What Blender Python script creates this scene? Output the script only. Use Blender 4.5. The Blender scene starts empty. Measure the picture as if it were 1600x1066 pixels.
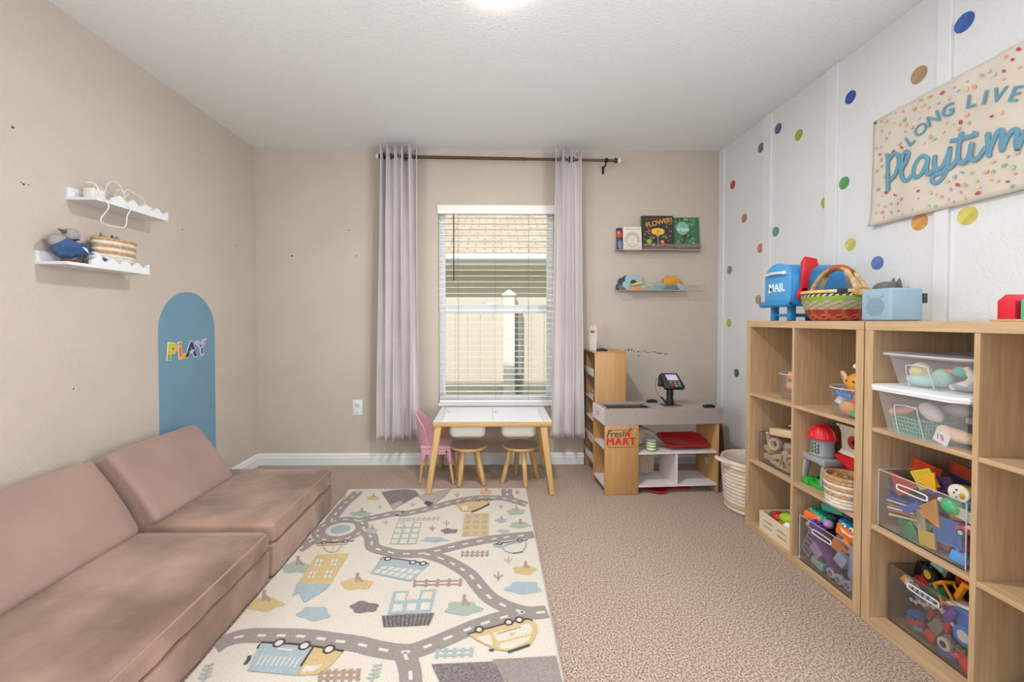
import bpy, bmesh, math, random
from mathutils import Vector, Matrix, Euler
from math import pi, sin, cos, radians as R
random.seed(7)
SC = bpy.context.scene
COL = SC.collection

# ---------------------------------------------------------------- camera, world, lights, exposure
CAM_Z = 1.127
F_PX = 650.0
YAW, PITCH = .012, .018
PPX, PPY = 778.8, 511.7
cam = bpy.data.cameras.new('camera')
camo = bpy.data.objects.new('camera', cam); COL.objects.link(camo)
cam.sensor_width = 36; cam.lens = 36*F_PX/1600
cam.shift_x = (800-PPX)/1600; cam.shift_y = (PPY-533)/1600
cam.clip_start = .02; cam.clip_end = 200
camo.location = (0, 0, CAM_Z)
CAM_R = Euler((pi/2-PITCH, 0, -YAW), 'XYZ').to_matrix()
camo.rotation_euler = (pi/2-PITCH, 0, -YAW)
SC.camera = camo

world = bpy.data.worlds.new('daylight'); SC.world = world; world.use_nodes = True
bg = world.node_tree.nodes['Background']
bg.inputs[0].default_value = (.93, .96, 1, 1); bg.inputs[1].default_value = .8

def light(name, kind, loc, energy, rot=(0,0,0), color=(1,1,1), **kw):
    l = bpy.data.lights.new(name, kind); l.energy = energy; l.color = color
    for k, v in kw.items(): setattr(l, k, v)
    o = bpy.data.objects.new(name, l); COL.objects.link(o); o.location = loc; o.rotation_euler = rot
    return o
light('sun', 'SUN', (0, -5, 9), 3.4, (R(38), 0, R(-25)), (1, .95, .86), angle=R(1))
light('ceiling_lamp_light', 'AREA', (.02, 1.60, 2.365), 19, color=(1, .99, .975), shape='DISK', size=.15)
# two added, unseen fill lamps beside the solid side walls behind the camera
light('right_fill_light', 'AREA', (1.70, -.10, 1.5), 68, (R(99), 0, R(88)), (.90, .95, 1), shape='RECTANGLE', size=1.1, size_y=1.7)
light('left_fill_light', 'AREA', (-1.76, -.15, 1.5), 40, (R(103), 0, R(-86)), (.90, .95, 1), shape='RECTANGLE', size=1.1, size_y=1.7)
SC.view_settings.view_transform = 'Standard'; SC.view_settings.look = 'None'
SC.view_settings.gamma = 1; SC.view_settings.use_curve_mapping = False
SC.view_settings.exposure = .42
SC.cycles.transparent_max_bounces = 32

# ---------------------------------------------------------------- survey: where a sight line meets a real plane of the room
def ray(px, py): return (CAM_R @ Vector(((px-PPX)/F_PX, -(py-PPY)/F_PX, -1))).normalized()
def PX(px, py, x):
    d = ray(px, py); return Vector((0, 0, CAM_Z)) + d*(x/d.x)
def PY(px, py, y):
    d = ray(px, py); return Vector((0, 0, CAM_Z)) + d*(y/d.y)
def PZ(px, py, z):
    d = ray(px, py); return Vector((0, 0, CAM_Z)) + d*((z-CAM_Z)/d.z)

# ---------------------------------------------------------------- materials
def lin(c):
    if isinstance(c, str): c = [int(c[i:i+2], 16) for i in (0, 2, 4)]
    return tuple((v/255/12.92 if v/255 <= .04045 else ((v/255+.055)/1.055)**2.4) for v in c)
_mats = {}
def mat(name, c, rough=.55, c2=None, nscale=8, bump=0, bscale=60, metal=0, sheen=0, alpha=1, stretch=(1,1,1), coat=0, emit=0, detail=3, bdist=.01, lo=.35, hi=.65):
    if name in _mats: return _mats[name]
    m = bpy.data.materials.new(name); m.use_nodes = True; nt = m.node_tree; N = nt.nodes; L = nt.links
    b = N['Principled BSDF']; b.inputs['Base Color'].default_value = (*lin(c), 1)
    b.inputs['Roughness'].default_value = rough; b.inputs['Metallic'].default_value = metal
    if sheen: b.inputs['Sheen Weight'].default_value = sheen; b.inputs['Sheen Roughness'].default_value = .4
    if coat: b.inputs['Coat Weight'].default_value = coat
    if alpha < 1: b.inputs['Alpha'].default_value = alpha
    if emit:
        b.inputs['Emission Color'].default_value = (*lin(c), 1); b.inputs['Emission Strength'].default_value = emit
    if c2 or bump:
        tc = N.new('ShaderNodeTexCoord'); mp = N.new('ShaderNodeMapping'); mp.inputs['Scale'].default_value = stretch
        L.new(tc.outputs['Object'], mp.inputs['Vector'])
    if c2:
        n = N.new('ShaderNodeTexNoise'); n.inputs['Scale'].default_value = nscale; n.inputs['Detail'].default_value = detail
        r = N.new('ShaderNodeValToRGB'); r.color_ramp.elements[0].position = lo; r.color_ramp.elements[1].position = hi
        r.color_ramp.elements[0].color = (*lin(c), 1); r.color_ramp.elements[1].color = (*lin(c2), 1)
        L.new(mp.outputs[0], n.inputs['Vector']); L.new(n.outputs['Fac'], r.inputs[0]); L.new(r.outputs[0], b.inputs['Base Color'])
    if bump:
        n2 = N.new('ShaderNodeTexNoise'); n2.inputs['Scale'].default_value = bscale; n2.inputs['Detail'].default_value = 4
        bp = N.new('ShaderNodeBump'); bp.inputs['Strength'].default_value = bump; bp.inputs['Distance'].default_value = bdist
        L.new(mp.outputs[0], n2.inputs['Vector']); L.new(n2.outputs['Fac'], bp.inputs['Height']); L.new(bp.outputs[0], b.inputs['Normal'])
    _mats[name] = m; return m
def pl(c, rough=.35):            # plain coloured plastic / paint
    if not isinstance(c, str): c = '%02x%02x%02x' % tuple(int(v) for v in c)
    return mat('paint_'+c+'_'+str(int(rough*100)), c, rough)
def wood(name, a, b_, stretch=(1, 1, 14), rough=.5, nscale=5):
    return mat(name, a, rough, b_, nscale, stretch=tuple(1.0 if s == 14 else 12.0 for s in stretch) if 14 in stretch else stretch, detail=5, lo=.3, hi=.7)
def clear(name, tint, gloss=.12, tr=.93, rough=.05, haze=0):
    if name in _mats: return _mats[name]
    m = bpy.data.materials.new(name); m.use_nodes = True; nt = m.node_tree; N = nt.nodes; L = nt.links
    N.remove(N['Principled BSDF']); out = N['Material Output']
    t = N.new('ShaderNodeBsdfTransparent'); t.inputs[0].default_value = (*[v/255*tr for v in tint], 1)
    g = N.new('ShaderNodeBsdfGlossy'); g.inputs['Roughness'].default_value = rough; g.inputs[0].default_value = (1,1,1,1)
    f = N.new('ShaderNodeLayerWeight'); f.inputs[0].default_value = .5
    pw = N.new('ShaderNodeMath'); pw.operation = 'POWER'; pw.inputs[1].default_value = 4.0
    mr = N.new('ShaderNodeMath'); mr.operation = 'MULTIPLY_ADD'; mr.inputs[1].default_value = .45; mr.inputs[2].default_value = gloss*.25
    L.new(f.outputs['Facing'], pw.inputs[0]); L.new(pw.outputs[0], mr.inputs[0]); mx = N.new('ShaderNodeMixShader')
    L.new(mr.outputs[0], mx.inputs[0]); L.new(t.outputs[0], mx.inputs[1]); L.new(g.outputs[0], mx.inputs[2])
    if haze:
        d = N.new('ShaderNodeBsdfDiffuse'); d.inputs[0].default_value = (.86, .88, .92, 1); m2 = N.new('ShaderNodeMixShader'); m2.inputs[0].default_value = haze
        L.new(mx.outputs[0], m2.inputs[1]); L.new(d.outputs[0], m2.inputs[2]); mx = m2
    L.new(mx.outputs[0], out.inputs[0]); _mats[name] = m; return m
def milky(name, c, amount=.25, rough=.2):
    if name in _mats: return _mats[name]
    m = bpy.data.materials.new(name); m.use_nodes = True; nt = m.node_tree; N = nt.nodes; L = nt.links
    b = N['Principled BSDF']; b.inputs['Base Color'].default_value = (*lin(c), 1); b.inputs['Roughness'].default_value = rough
    b.inputs['Alpha'].default_value = amount; _mats[name] = m; return m

# ---------------------------------------------------------------- mesh builder
_tmp = bpy.data.meshes.new('tmp')
def text_bm(s, size, depth, offset=0.0, shear=0.0, space=1.0):
    c = bpy.data.curves.new('t', 'FONT'); c.body = s; c.size = size; c.extrude = depth/2; c.offset = offset
    c.shear = shear; c.space_character = space; c.align_x = 'CENTER'; c.align_y = 'CENTER'; c.resolution_u = 4
    o = bpy.data.objects.new('t', c); COL.objects.link(o)
    dg = bpy.context.evaluated_depsgraph_get(); me = bpy.data.meshes.new_from_object(o.evaluated_get(dg))
    bm = bmesh.new(); bm.from_mesh(me); bpy.data.objects.remove(o); bpy.data.curves.remove(c); bpy.data.meshes.remove(me)
    for f in bm.faces: f.material_index = 0
    return bm
class MB:
    def __init__(s, M=None): s.bm = bmesh.new(); s.M = M or Matrix()
    def _add(s, t, mi=0, M=None, keep=False):
        if not keep:
            for f in t.faces: f.material_index = mi
        if M is not None: bmesh.ops.transform(t, matrix=M, verts=t.verts)
        bmesh.ops.transform(t, matrix=s.M, verts=t.verts)
        t.to_mesh(_tmp); t.free(); s.bm.from_mesh(_tmp); return s
    def box(s, c, size, rot=(0,0,0), mi=0, bev=0, seg=2):
        t = bmesh.new(); bmesh.ops.create_cube(t, size=1, matrix=Matrix.Diagonal((*size, 1)))
        if bev: bmesh.ops.bevel(t, geom=t.edges[:], offset=min(bev, min(size)*.49), segments=seg, profile=.5, affect='EDGES')
        return s._add(t, mi, Matrix.Translation(c) @ Euler(rot).to_matrix().to_4x4())
    def bb(s, x0, x1, y0, y1, z0, z1, mi=0, bev=0, seg=2):
        return s.box(((x0+x1)/2, (y0+y1)/2, (z0+z1)/2), (abs(x1-x0), abs(y1-y0), abs(z1-z0)), mi=mi, bev=bev, seg=seg)
    def cyl(s, p0, p1, r0, r1=None, mi=0, n=20, bev=0):
        p0 = Vector(p0); p1 = Vector(p1); r1 = r0 if r1 is None else r1; d = p1-p0
        t = bmesh.new(); bmesh.ops.create_cone(t, cap_ends=True, segments=n, radius1=r0, radius2=r1, depth=d.length)
        if bev: bmesh.ops.bevel(t, geom=[e for e in t.edges if abs(e.verts[0].co.z-e.verts[1].co.z) < 1e-6], offset=bev, segments=2, profile=.5, affect='EDGES')
        return s._add(t, mi, Matrix.Translation((p0+p1)/2) @ d.to_track_quat('Z', 'Y').to_matrix().to_4x4())
    def ball(s, c, r, mi=0, rot=(0,0,0), n=16):
        r = (r, r, r) if isinstance(r, (int, float)) else r
        t = bmesh.new(); bmesh.ops.create_uvsphere(t, u_segments=n, v_segments=max(6, n//2+2), radius=1)
        return s._add(t, mi, Matrix.Translation(c) @ Euler(rot).to_matrix().to_4x4() @ Matrix.Diagonal((*r, 1)))
    def prism(s, pts, vec, mi=0, bev=0):
        t = bmesh.new(); vs = [t.verts.new(p) for p in pts]; f = t.faces.new(vs); vec = Vector(vec)
        r = bmesh.ops.extrude_face_region(t, geom=[f]); nv = [g for g in r['geom'] if isinstance(g, bmesh.types.BMVert)]
        bmesh.ops.translate(t, verts=nv, vec=vec); bmesh.ops.recalc_face_normals(t, faces=t.faces[:])
        if bev: bmesh.ops.bevel(t, geom=t.edges[:], offset=bev, segments=2, profile=.5, affect='EDGES')
        return s._add(t, mi)
    def poly(s, pts, mi=0):
        t = bmesh.new(); t.faces.new([t.verts.new(p) for p in pts]); t.normal_update(); return s._add(t, mi)
    def tube(s, pts, r, mi=0, n=8, cap=True, flat=None, closed=False):
        pts = [Vector(p) for p in pts]; N_ = len(pts); t = bmesh.new(); rings = []; up = None
        for i, p in enumerate(pts):
            a = pts[(i-1) % N_] if (i or closed) else p; b = pts[(i+1) % N_] if (i < N_-1 or closed) else p
            d = (b-a).normalized()
            if up is None: up = d.orthogonal().normalized()
            up = (up - d*up.dot(d)); up = up.normalized() if up.length > 1e-6 else d.orthogonal().normalized()
            q = d.cross(up); rr = r(i/(N_-1)) if callable(r) else r
            rings.append([t.verts.new(p + (up*cos(2*pi*k/n) + q*sin(2*pi*k/n))*rr) for k in range(n)])
        for i in range(N_ if closed else N_-1):
            A = rings[i]; B = rings[(i+1) % N_]
            for k in range(n): t.faces.new((A[k], A[(k+1) % n], B[(k+1) % n], B[k]))
        if cap and not closed: t.faces.new(rings[0][::-1]); t.faces.new(rings[-1])
        bmesh.ops.recalc_face_normals(t, faces=t.faces[:])
        return s._add(t, mi)
    def lathe(s, prof, c=(0,0,0), n=32, mi=0, matfn=None, closed=False, sx=1, sy=1, rot=(0,0,0)):
        t = bmesh.new(); rings = []
        for (r, z) in prof: rings.append([t.verts.new((r*cos(2*pi*k/n)*sx, r*sin(2*pi*k/n)*sy, z)) for k in range(n)])
        m = len(prof)
        for i in range(m if closed else m-1):
            A = rings[i]; B = rings[(i+1) % m]
            for k in range(n):
                f = t.faces.new((A[k], A[(k+1) % n], B[(k+1) % n], B[k])); f.material_index = matfn(i, k) if matfn else mi
        bmesh.ops.remove_doubles(t, verts=t.verts[:], dist=1e-6)
        bmesh.ops.recalc_face_normals(t, faces=t.faces[:])
        return s._add(t, mi, Matrix.Translation(c) @ Euler(rot).to_matrix().to_4x4(), keep=True)
    def ribbon(s, pts, w, nrm, lift=0, mi=0, thick=0, closed=False):
        """flat band of width w along pts lying in the plane with normal nrm"""
        nrm = Vector(nrm).normalized(); pts = [Vector(p)+nrm*lift for p in pts]; t = bmesh.new(); L_ = []; N_ = len(pts)
        for i, p in enumerate(pts):
            a = pts[(i-1) % N_] if (i or closed) else p; b = pts[(i+1) % N_] if (i < N_-1 or closed) else p
            d = (b-a).normalized(); q = nrm.cross(d).normalized()*w/2
            L_.append((t.verts.new(p+q), t.verts.new(p-q)))
        fs = []
        for i in range(N_ if closed else N_-1):
            A = L_[i]; B = L_[(i+1) % N_]; fs.append(t.faces.new((A[0], A[1], B[1], B[0])))
        if thick:
            r = bmesh.ops.extrude_face_region(t, geom=fs); nv = [g for g in r['geom'] if isinstance(g, bmesh.types.BMVert)]
            bmesh.ops.translate(t, verts=nv, vec=nrm*thick)
        bmesh.ops.recalc_face_normals(t, faces=t.faces[:])
        for f in t.faces:
            if not thick and f.normal.dot(nrm) < 0: f.normal_flip()
        return s._add(t, mi)
    def text(s, txt, size, depth, M, mi=0, **kw): return s._add(text_bm(txt, size, depth, **kw), mi, M)
    def grid(s, fn, nu, nv, mi=0, matfn=None, closeu=False):
        t = bmesh.new(); V = [[t.verts.new(fn(u/nu, v/nv)) for v in range(nv+1)] for u in range(nu + (0 if closeu else 1))]
        for u in range(nu):
            for v in range(nv):
                A = V[u]; B = V[(u+1) % len(V)]
                f = t.faces.new((A[v], B[v], B[v+1], A[v+1])); f.material_index = matfn(u, v) if matfn else mi
        bmesh.ops.recalc_face_normals(t, faces=t.faces[:])
        return s._add(t, mi, keep=True)
    def obj(s, name, mats, parent=None, smooth=35, world=False, loc=None):
        me = bpy.data.meshes.new(name)
        if world and parent is not None:
            bmesh.ops.transform(s.bm, matrix=parent_matrix(parent).inverted(), verts=s.bm.verts)
        if loc is not None: bmesh.ops.translate(s.bm, verts=s.bm.verts, vec=-Vector(loc))
        s.bm.to_mesh(me); s.bm.free()
        for m in (mats if isinstance(mats, (list, tuple)) else [mats]): me.materials.append(m)
        if smooth: me.shade_smooth(); me.set_sharp_from_angle(angle=R(smooth))
        o = bpy.data.objects.new(name, me); COL.objects.link(o)
        if parent is not None: o.parent = parent
        if loc is not None: o.location = loc
        return o
def parent_matrix(p):
    M = Matrix.LocRotScale(p.location, p.rotation_euler, p.scale)
    return parent_matrix(p.parent) @ M if p.parent else M
def TM(loc, rot=(0,0,0), sc=1): return Matrix.Translation(loc) @ Euler(rot).to_matrix().to_4x4() @ Matrix.Scale(sc, 4)
def basis(o, x, y):   # frame with text running along x and standing along y
    x = Vector(x).normalized(); y = Vector(y); y = (y-x*y.dot(x)).normalized(); z = x.cross(y)
    M = Matrix((x, y, z)).transposed().to_4x4(); M.translation = Vector(o); return M
def tag(o, label, cat, group=None, kind=None):
    o['label'] = label; o['category'] = cat
    if group: o['group'] = group
    if kind: o['kind'] = kind
    return o
def thing(name, label, cat, loc=(0,0,0), rotz=0, group=None, rot=None):
    o = bpy.data.objects.new(name, None); COL.objects.link(o); o.empty_display_size = .05
    o.location = loc; o.rotation_euler = rot or (0, 0, rotz)
    return tag(o, label, cat, group)
def struct(o): o['kind'] = 'structure'; return o
def sempty(name, loc=(0,0,0)):
    o = bpy.data.objects.new(name, None); COL.objects.link(o); o.location = loc; return struct(o)
def kids(o): return [c for c in bpy.data.objects if c.parent == o]
def dup(o, parent=None, **kw):
    c = o.copy(); COL.objects.link(c)
    if parent is not None: c.parent = parent
    for k in kids(o): dup(k, c)
    for k, v in kw.items():
        if k in ('label', 'group'): c[k] = v
        elif k == 'loc': c.location = v
        elif k == 'rotz': c.rotation_euler = (0, 0, v)
    return c
def catmull(pts, n=8, closed=False):
    pts = [Vector(p) for p in pts]; out = []; N_ = len(pts)
    for i in range(N_ if closed else N_-1):
        g = (lambda j: pts[j % N_]) if closed else (lambda j: pts[max(0, min(N_-1, j))])
        a, b, c, d = g(i-1), g(i), g(i+1), g(i+2)
        for k in range(n):
            t = k/n; out.append(.5*((2*b) + (c-a)*t + (2*a-5*b+4*c-d)*t*t + (3*b-a-3*c+d)*t**3))
    if not closed: out.append(pts[-1])
    return out
# ---------------------------------------------------------------- room shell
XL, XR, YB, YF, H = -1.83, 1.765, 3.235, -1.2, 2.44
M_beige = mat('beige_wall_paint', (198,187,174), .75, c2=(194,183,170), nscale=3, bump=.35, bscale=90, bdist=.006)
M_white = mat('white_wall_paint', (223,225,226), .7, bump=.45, bscale=75, bdist=.006)
M_ceil = mat('ceiling_texture_paint', (232,234,234), .85, bump=.6, bscale=110, bdist=.006)
M_trim = mat('white_trim_paint', (226,228,230), .4)
M_carpet = mat('beige_carpet', (124,100,83), .95, c2=(212,189,171), nscale=170, bump=.6, bscale=330, bdist=.012, detail=3, sheen=.15, lo=.40, hi=.60)
WX0, WX1, WZ0, WZ1 = -.428, .47, .478, 2.012
m = MB(); m.bb(XL-.4, XR+.4, YF-2.3, YB+.14, -.1, 0); struct(m.obj('floor', M_carpet, smooth=0))
m = MB(); m.bb(XL-.4, XR+.4, YF-2.3, YB+.14, H, H+.1); struct(m.obj('ceiling', M_ceil, smooth=0))
m = MB(); m.bb(XL-.12, XL, YF, YB+.14, 0, H); wl = struct(m.obj('wall_left', M_beige, smooth=0))
m = MB(); m.bb(XR, XR+.12, YF, YB+.14, 0, H); wr = struct(m.obj('wall_right', M_white, smooth=0))
m = MB()
m.bb(XL, WX0, YB, YB+.14, 0, H); m.bb(WX1, XR, YB, YB+.14, 0, H)
m.bb(WX0, WX1, YB, YB+.14, 0, WZ0); m.bb(WX0, WX1, YB, YB+.14, WZ1, H)
wb = struct(m.obj('wall_back', M_beige, smooth=0))
def baseboard(name, p0, p1, inward):
    p0 = Vector(p0); p1 = Vector(p1); n = Vector(inward); m = MB()
    prof = [(0, 0), (.016, 0), (.016, .058), (.011, .066), (.011, .076), (.005, .088), (0, .09)]
    m.prism([p0+n*a+Vector((0,0,b)) for a, b in prof], p1-p0); return struct(m.obj(name, M_trim, smooth=0))
baseboard('baseboard_back', (XL, YB, 0), (XR, YB, 0), (0,-1,0))
baseboard('baseboard_left', (XL, YF, 0), (XL, YB-.017, 0), (1,0,0))
baseboard('baseboard_right', (XR, YF, 0), (XR, YB-.017, 0), (-1,0,0))
for i, (y0, y1) in enumerate([(3.165, 3.233), (2.625, 2.70), (2.12, 2.192), (1.592, 1.642), (1.05, 1.12)]):
    m = MB(); m.bb(XR-.014, XR, y0, y1, .092, H-.001, bev=.002); struct(m.obj('trim_%d' % (i+1), M_trim, smooth=0))
# scuffs and nail holes in the paint
def marks(wall, pts, plane, name):
    m = MB()
    for (px, py, r) in pts:
        if plane == 'y': c = PY(px, py, YB-.0004); m.ball(c, (r, .0012, r*.8), n=8)
        else: c = PX(px, py, XL+.0004); m.ball(c, (.0012, r, r*.8), n=8)
    m.obj(name, pl('4a423b', .8), wall)
marks(wb, [(456,400,.008),(546,360,.005),(557,400,.005)], 'y', 'nail_hole')
random.seed(3)
marks(wb, [(978+i*3.2+random.uniform(-1,1), 547+i*.28+random.uniform(-1.4,1.4), random.choice([.003,.005,.007])) for i in range(21)] + [(998,556,.006),(1026,562,.003)], 'y', 'scuff_mark')
marks(wl, [(20,199,.006),(37,288,.005),(33,285,.003),(45,289,.003),(285,359,.005),(368,384,.005),(115,608,.004),(361,350,.003)], 'x', 'nail_hole')

# ---------------------------------------------------------------- window
win = sempty('window_1', (0, YB+.08, WZ0))
M_vinyl = mat('white_window_vinyl', (240,242,243), .35)
y0, y1 = YB+.07, YB+.12; m = MB(); fw = .045
m.bb(WX0, WX0+fw, y0, y1, WZ0, WZ1); m.bb(WX1-fw, WX1, y0, y1, WZ0, WZ1)
m.bb(WX0+fw, WX1-fw, y0, y1, WZ0, WZ0+fw); m.bb(WX0+fw, WX1-fw, y0, y1, WZ1-fw, WZ1)
m.obj('frame', M_vinyl, win, 0, world=True)
zm = 1.215; m = MB(); m.bb(WX0+fw, WX1-fw, y0-.012, y1-.005, zm-.035, zm+.03, bev=.004)
m.obj('meeting_rail', M_vinyl, win, 0, world=True)
m = MB(); m.bb(-.05, .02, y0-.03, y0-.012, zm+.03, zm+.05, bev=.003); m.bb(-.02, .03, y0-.04, y0-.03, zm+.04, zm+.047)
m.obj('latch', M_vinyl, win, 0, world=True)
G = clear('window_glass', (248,250,250), .1, .98, .01)
for a, b in ((WZ0+fw, zm-.035), (zm+.03, WZ1-fw)):
    m = MB(); m.bb(WX0+fw, WX1-fw, YB+.095, YB+.099, a, b); m.obj('pane', G, win, 0, world=True)
m = MB(); m.bb(WX0-.002, WX1+.002, YB-.014, YB+.068, WZ0-.022, WZ0, bev=.003); m.obj('sill', M_trim, win, 0, world=True)

bl = thing('window_blind', 'white horizontal slat blind, slats open, hanging in the window between the curtains', 'blind', (0, YB+.03, WZ0))
M_slat = mat('white_blind_slat', (244,245,244), .45)
m = MB(); m.bb(WX0+.004, WX1-.004, YB-.012, YB+.035, WZ1-.062, WZ1-.002, bev=.004); m.bb(WX0-.004, WX1+.004, YB-.018, YB-.0125, WZ1-.068, WZ1-.001, bev=.002)
m.obj('headrail', M_slat, bl, world=True)
m = MB(); zs = WZ1-.09; sp = .0452
while zs > WZ0+.075:
    t0 = R(0); m.box(((WX0+WX1)/2, YB+.028, zs), (WX1-WX0-.016, .046, .0024), (t0, 0, 0)); zs -= sp
m.obj('slats', M_slat, bl, 0, world=True)
m = MB(); m.bb(WX0+.006, WX1-.006, YB+.002, YB+.054, WZ0+.002, WZ0+.024, bev=.003); m.bb(WX0+.006, WX1-.006, YB+.002, YB+.054, WZ0+.03, WZ0+.036, bev=.002); m.bb(WX0+.006, WX1-.006, YB+.002, YB+.054, WZ0+.042, WZ0+.048, bev=.002)
m.obj('bottom_rail', M_slat, bl, world=True)
for x in (-.275, .015, .275):
    for dy in (.001, .055):
        m = MB(); m.cyl((x, YB+dy, WZ0+.02), (x, YB+dy, WZ1-.06), .0011, n=6); m.obj('ladder_cord', pl('8f9090', .7), bl, world=True)
m = MB(); m.cyl((-.305, YB-.022, 1.43), (-.305, YB-.022, 1.935), .0045, n=8, bev=.001); m.tube([(-.305, YB-.022, 1.935), (-.305, YB-.021, 1.95), (-.305, YB-.01, 1.952)], .002); w = m.obj('tilt_wand', pl('3a2c22', .4), bl, world=True)
w['label'] = 'dark brown tilt wand'

# ---------------------------------------------------------------- rod and curtains
ROD_Y = 3.14
p0 = PY(597, 244.5, ROD_Y); p1 = PY(960, 251, ROD_Y)
rod = thing('curtain_rod', 'bronze curtain rod with white glass ends above the window', 'curtain rod', (p0+p1)/2)
M_bronze = mat('bronze_metal', (96,82,68), .3, metal=.9)
m = MB(); m.cyl(p0, p1, .0095); m.cyl(p0, p0.lerp(p1, .62), .0115); m.obj('pole', M_bronze, rod, world=True)
d = (p1-p0).normalized()
for a, b in ((p0, -d), (p1, d)):
    m = MB(); m.cyl(a, a+b*.012, .019, bev=.003); m.cyl(a+b*.012, a+b*.022, .014, .02); f = m.obj('finial', M_bronze, rod, world=True)
    m = MB(); m.cyl(a+b*.022, a+b*.045, .021, .017, bev=.004); m.obj('knob', mat('frosted_white_glass', (238,234,230), .2), f, world=True)
for t in (.055, .965):
    a = p0.lerp(p1, t); m = MB(); m.tube([a+Vector((0,.0,-.014)), a+Vector((0,.03,-.03)), a+Vector((-.004,.085,-.035))], .006); m.cyl(a+Vector((0,-.013,0)), a+Vector((0,.013,0)), .014)
    m.bb(a.x-.008, a.x+.008, YB-.004, YB-.0005, a.z-.07, a.z-.01); m.obj('bracket', mat('dark_iron', (40,34,30), .45, metal=.6), rod, world=True)
M_curt = mat('pale_curtain_fabric', (218,211,210), .85, c2=(210,203,202), nscale=4, bump=.25, bscale=500, sheen=.3, bdist=.003)
def curtain(label, xt0, xt1, xb0, xb1, ztop, zbot, folds, phase, amps):
    t = thing('curtain', label, 'curtain', ((xt0+xt1)/2, ROD_Y, zbot), group=None)
    def fn(u, v):
        k = v; s = u + .012*sin(u*23+phase); x = (xb0+(xb1-xb0)*s)*k + (xt0+(xt1-xt0)*s)*(1-k)
        a = .042 + .008*sin(u*9+phase+k*2)
        ph = u*folds*2*pi+phase; w = sin(ph); w = math.copysign(abs(w)**.75, w)
        y = ROD_Y - a*w + .004*sin(k*7+u*20) 
        x += .012*cos(ph)*(1 if k < .97 else 1)
        return (x + .004*sin(k*5+u*15), y-.034, ztop+(zbot-ztop)*k + .003*sin(ph))
    m = MB(); m.grid(fn, folds*22, 44); o = m.obj('panel', M_curt, t, 60, world=True)
    s = o.modifiers.new('thick', 'SOLIDIFY'); s.thickness = .003
    for i in range(folds*2):
        u = (i+.0-phase/pi)/(folds*2)
        if .02 < u < .98:
            c = (xt0+(xt1-xt0)*u, ROD_Y-.006, 0); zz = p0.lerp(p1, (c[0]-p0.x)/(p1.x-p0.x)).z
            m = MB(); m.lathe([(.016, -.0035), (.025, -.0035), (.025, .0035), (.016, .0035)], (c[0], ROD_Y, zz), n=20, closed=True, rot=(0, pi/2, 0)); m.obj('grommet', M_bronze, t, world=True)
    return t
zt = 2.395
a = PY(596, 233, ROD_Y); b = PY(651, 233, ROD_Y); c = PY(589, 688, ROD_Y-.03); d_ = PY(655, 688, ROD_Y-.03)
curtain('pale curtain hanging at the left side of the window', a.x, b.x, c.x, d_.x, a.z, c.z, 5, .6, None)
a = PY(865, 237, ROD_Y); b = PY(905, 237, ROD_Y); c = PY(859, 685, ROD_Y-.03); d_ = PY(911, 685, ROD_Y-.03)
curtain('pale curtain hanging at the right side of the window', a.x, b.x, c.x, d_.x, a.z, c.z, 3, 1.2, None)

# ---------------------------------------------------------------- ceiling light and outlet
cl = thing('ceiling_light', 'round white flush ceiling light at the top edge of the view', 'light', (.02, 1.60, H))
m = MB(); m.lathe([(0, -.001), (.10, -.001), (.10, -.018), (.088, -.026), (.085, -.02), (0, -.02)], n=40); m.obj('rim', M_trim, cl)
m = MB(); m.lathe([(.092, -.0265), (.088, -.05), (.06, -.062), (0, -.066)], n=40); m.obj('diffuser', mat('lit_diffuser', (255,250,244), .5, emit=14), cl)

c = PY(559, 637, YB)
ou = thing('wall_outlet', 'white wall outlet with a grey switch on the back wall left of the curtain', 'outlet', (c.x, YB, c.z-.06))
m = MB(); m.box((c.x, YB-.003, c.z), (.074, .006, .12), bev=.003); m.obj('cover_plate', M_trim, ou, world=True)
m = MB(); m.box((c.x, YB-.0085, c.z+.022), (.036, .005, .028), bev=.003); m.obj('switch', pl('c9cdd0', .4), ou, world=True)
m = MB(); m.box((c.x, YB-.007, c.z-.026), (.034, .003, .028), bev=.003, mi=0)
for dx in (-.007, .007): m.box((c.x+dx, YB-.009, c.z-.022), (.002, .002, .009), mi=1)
m.cyl((c.x, YB-.0085, c.z-.034), (c.x, YB-.0095, c.z-.034), .003, mi=1, n=10)
m.obj('socket', [pl('e8eaea', .4), pl('4a4a4a', .5)], ou, world=True)

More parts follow.
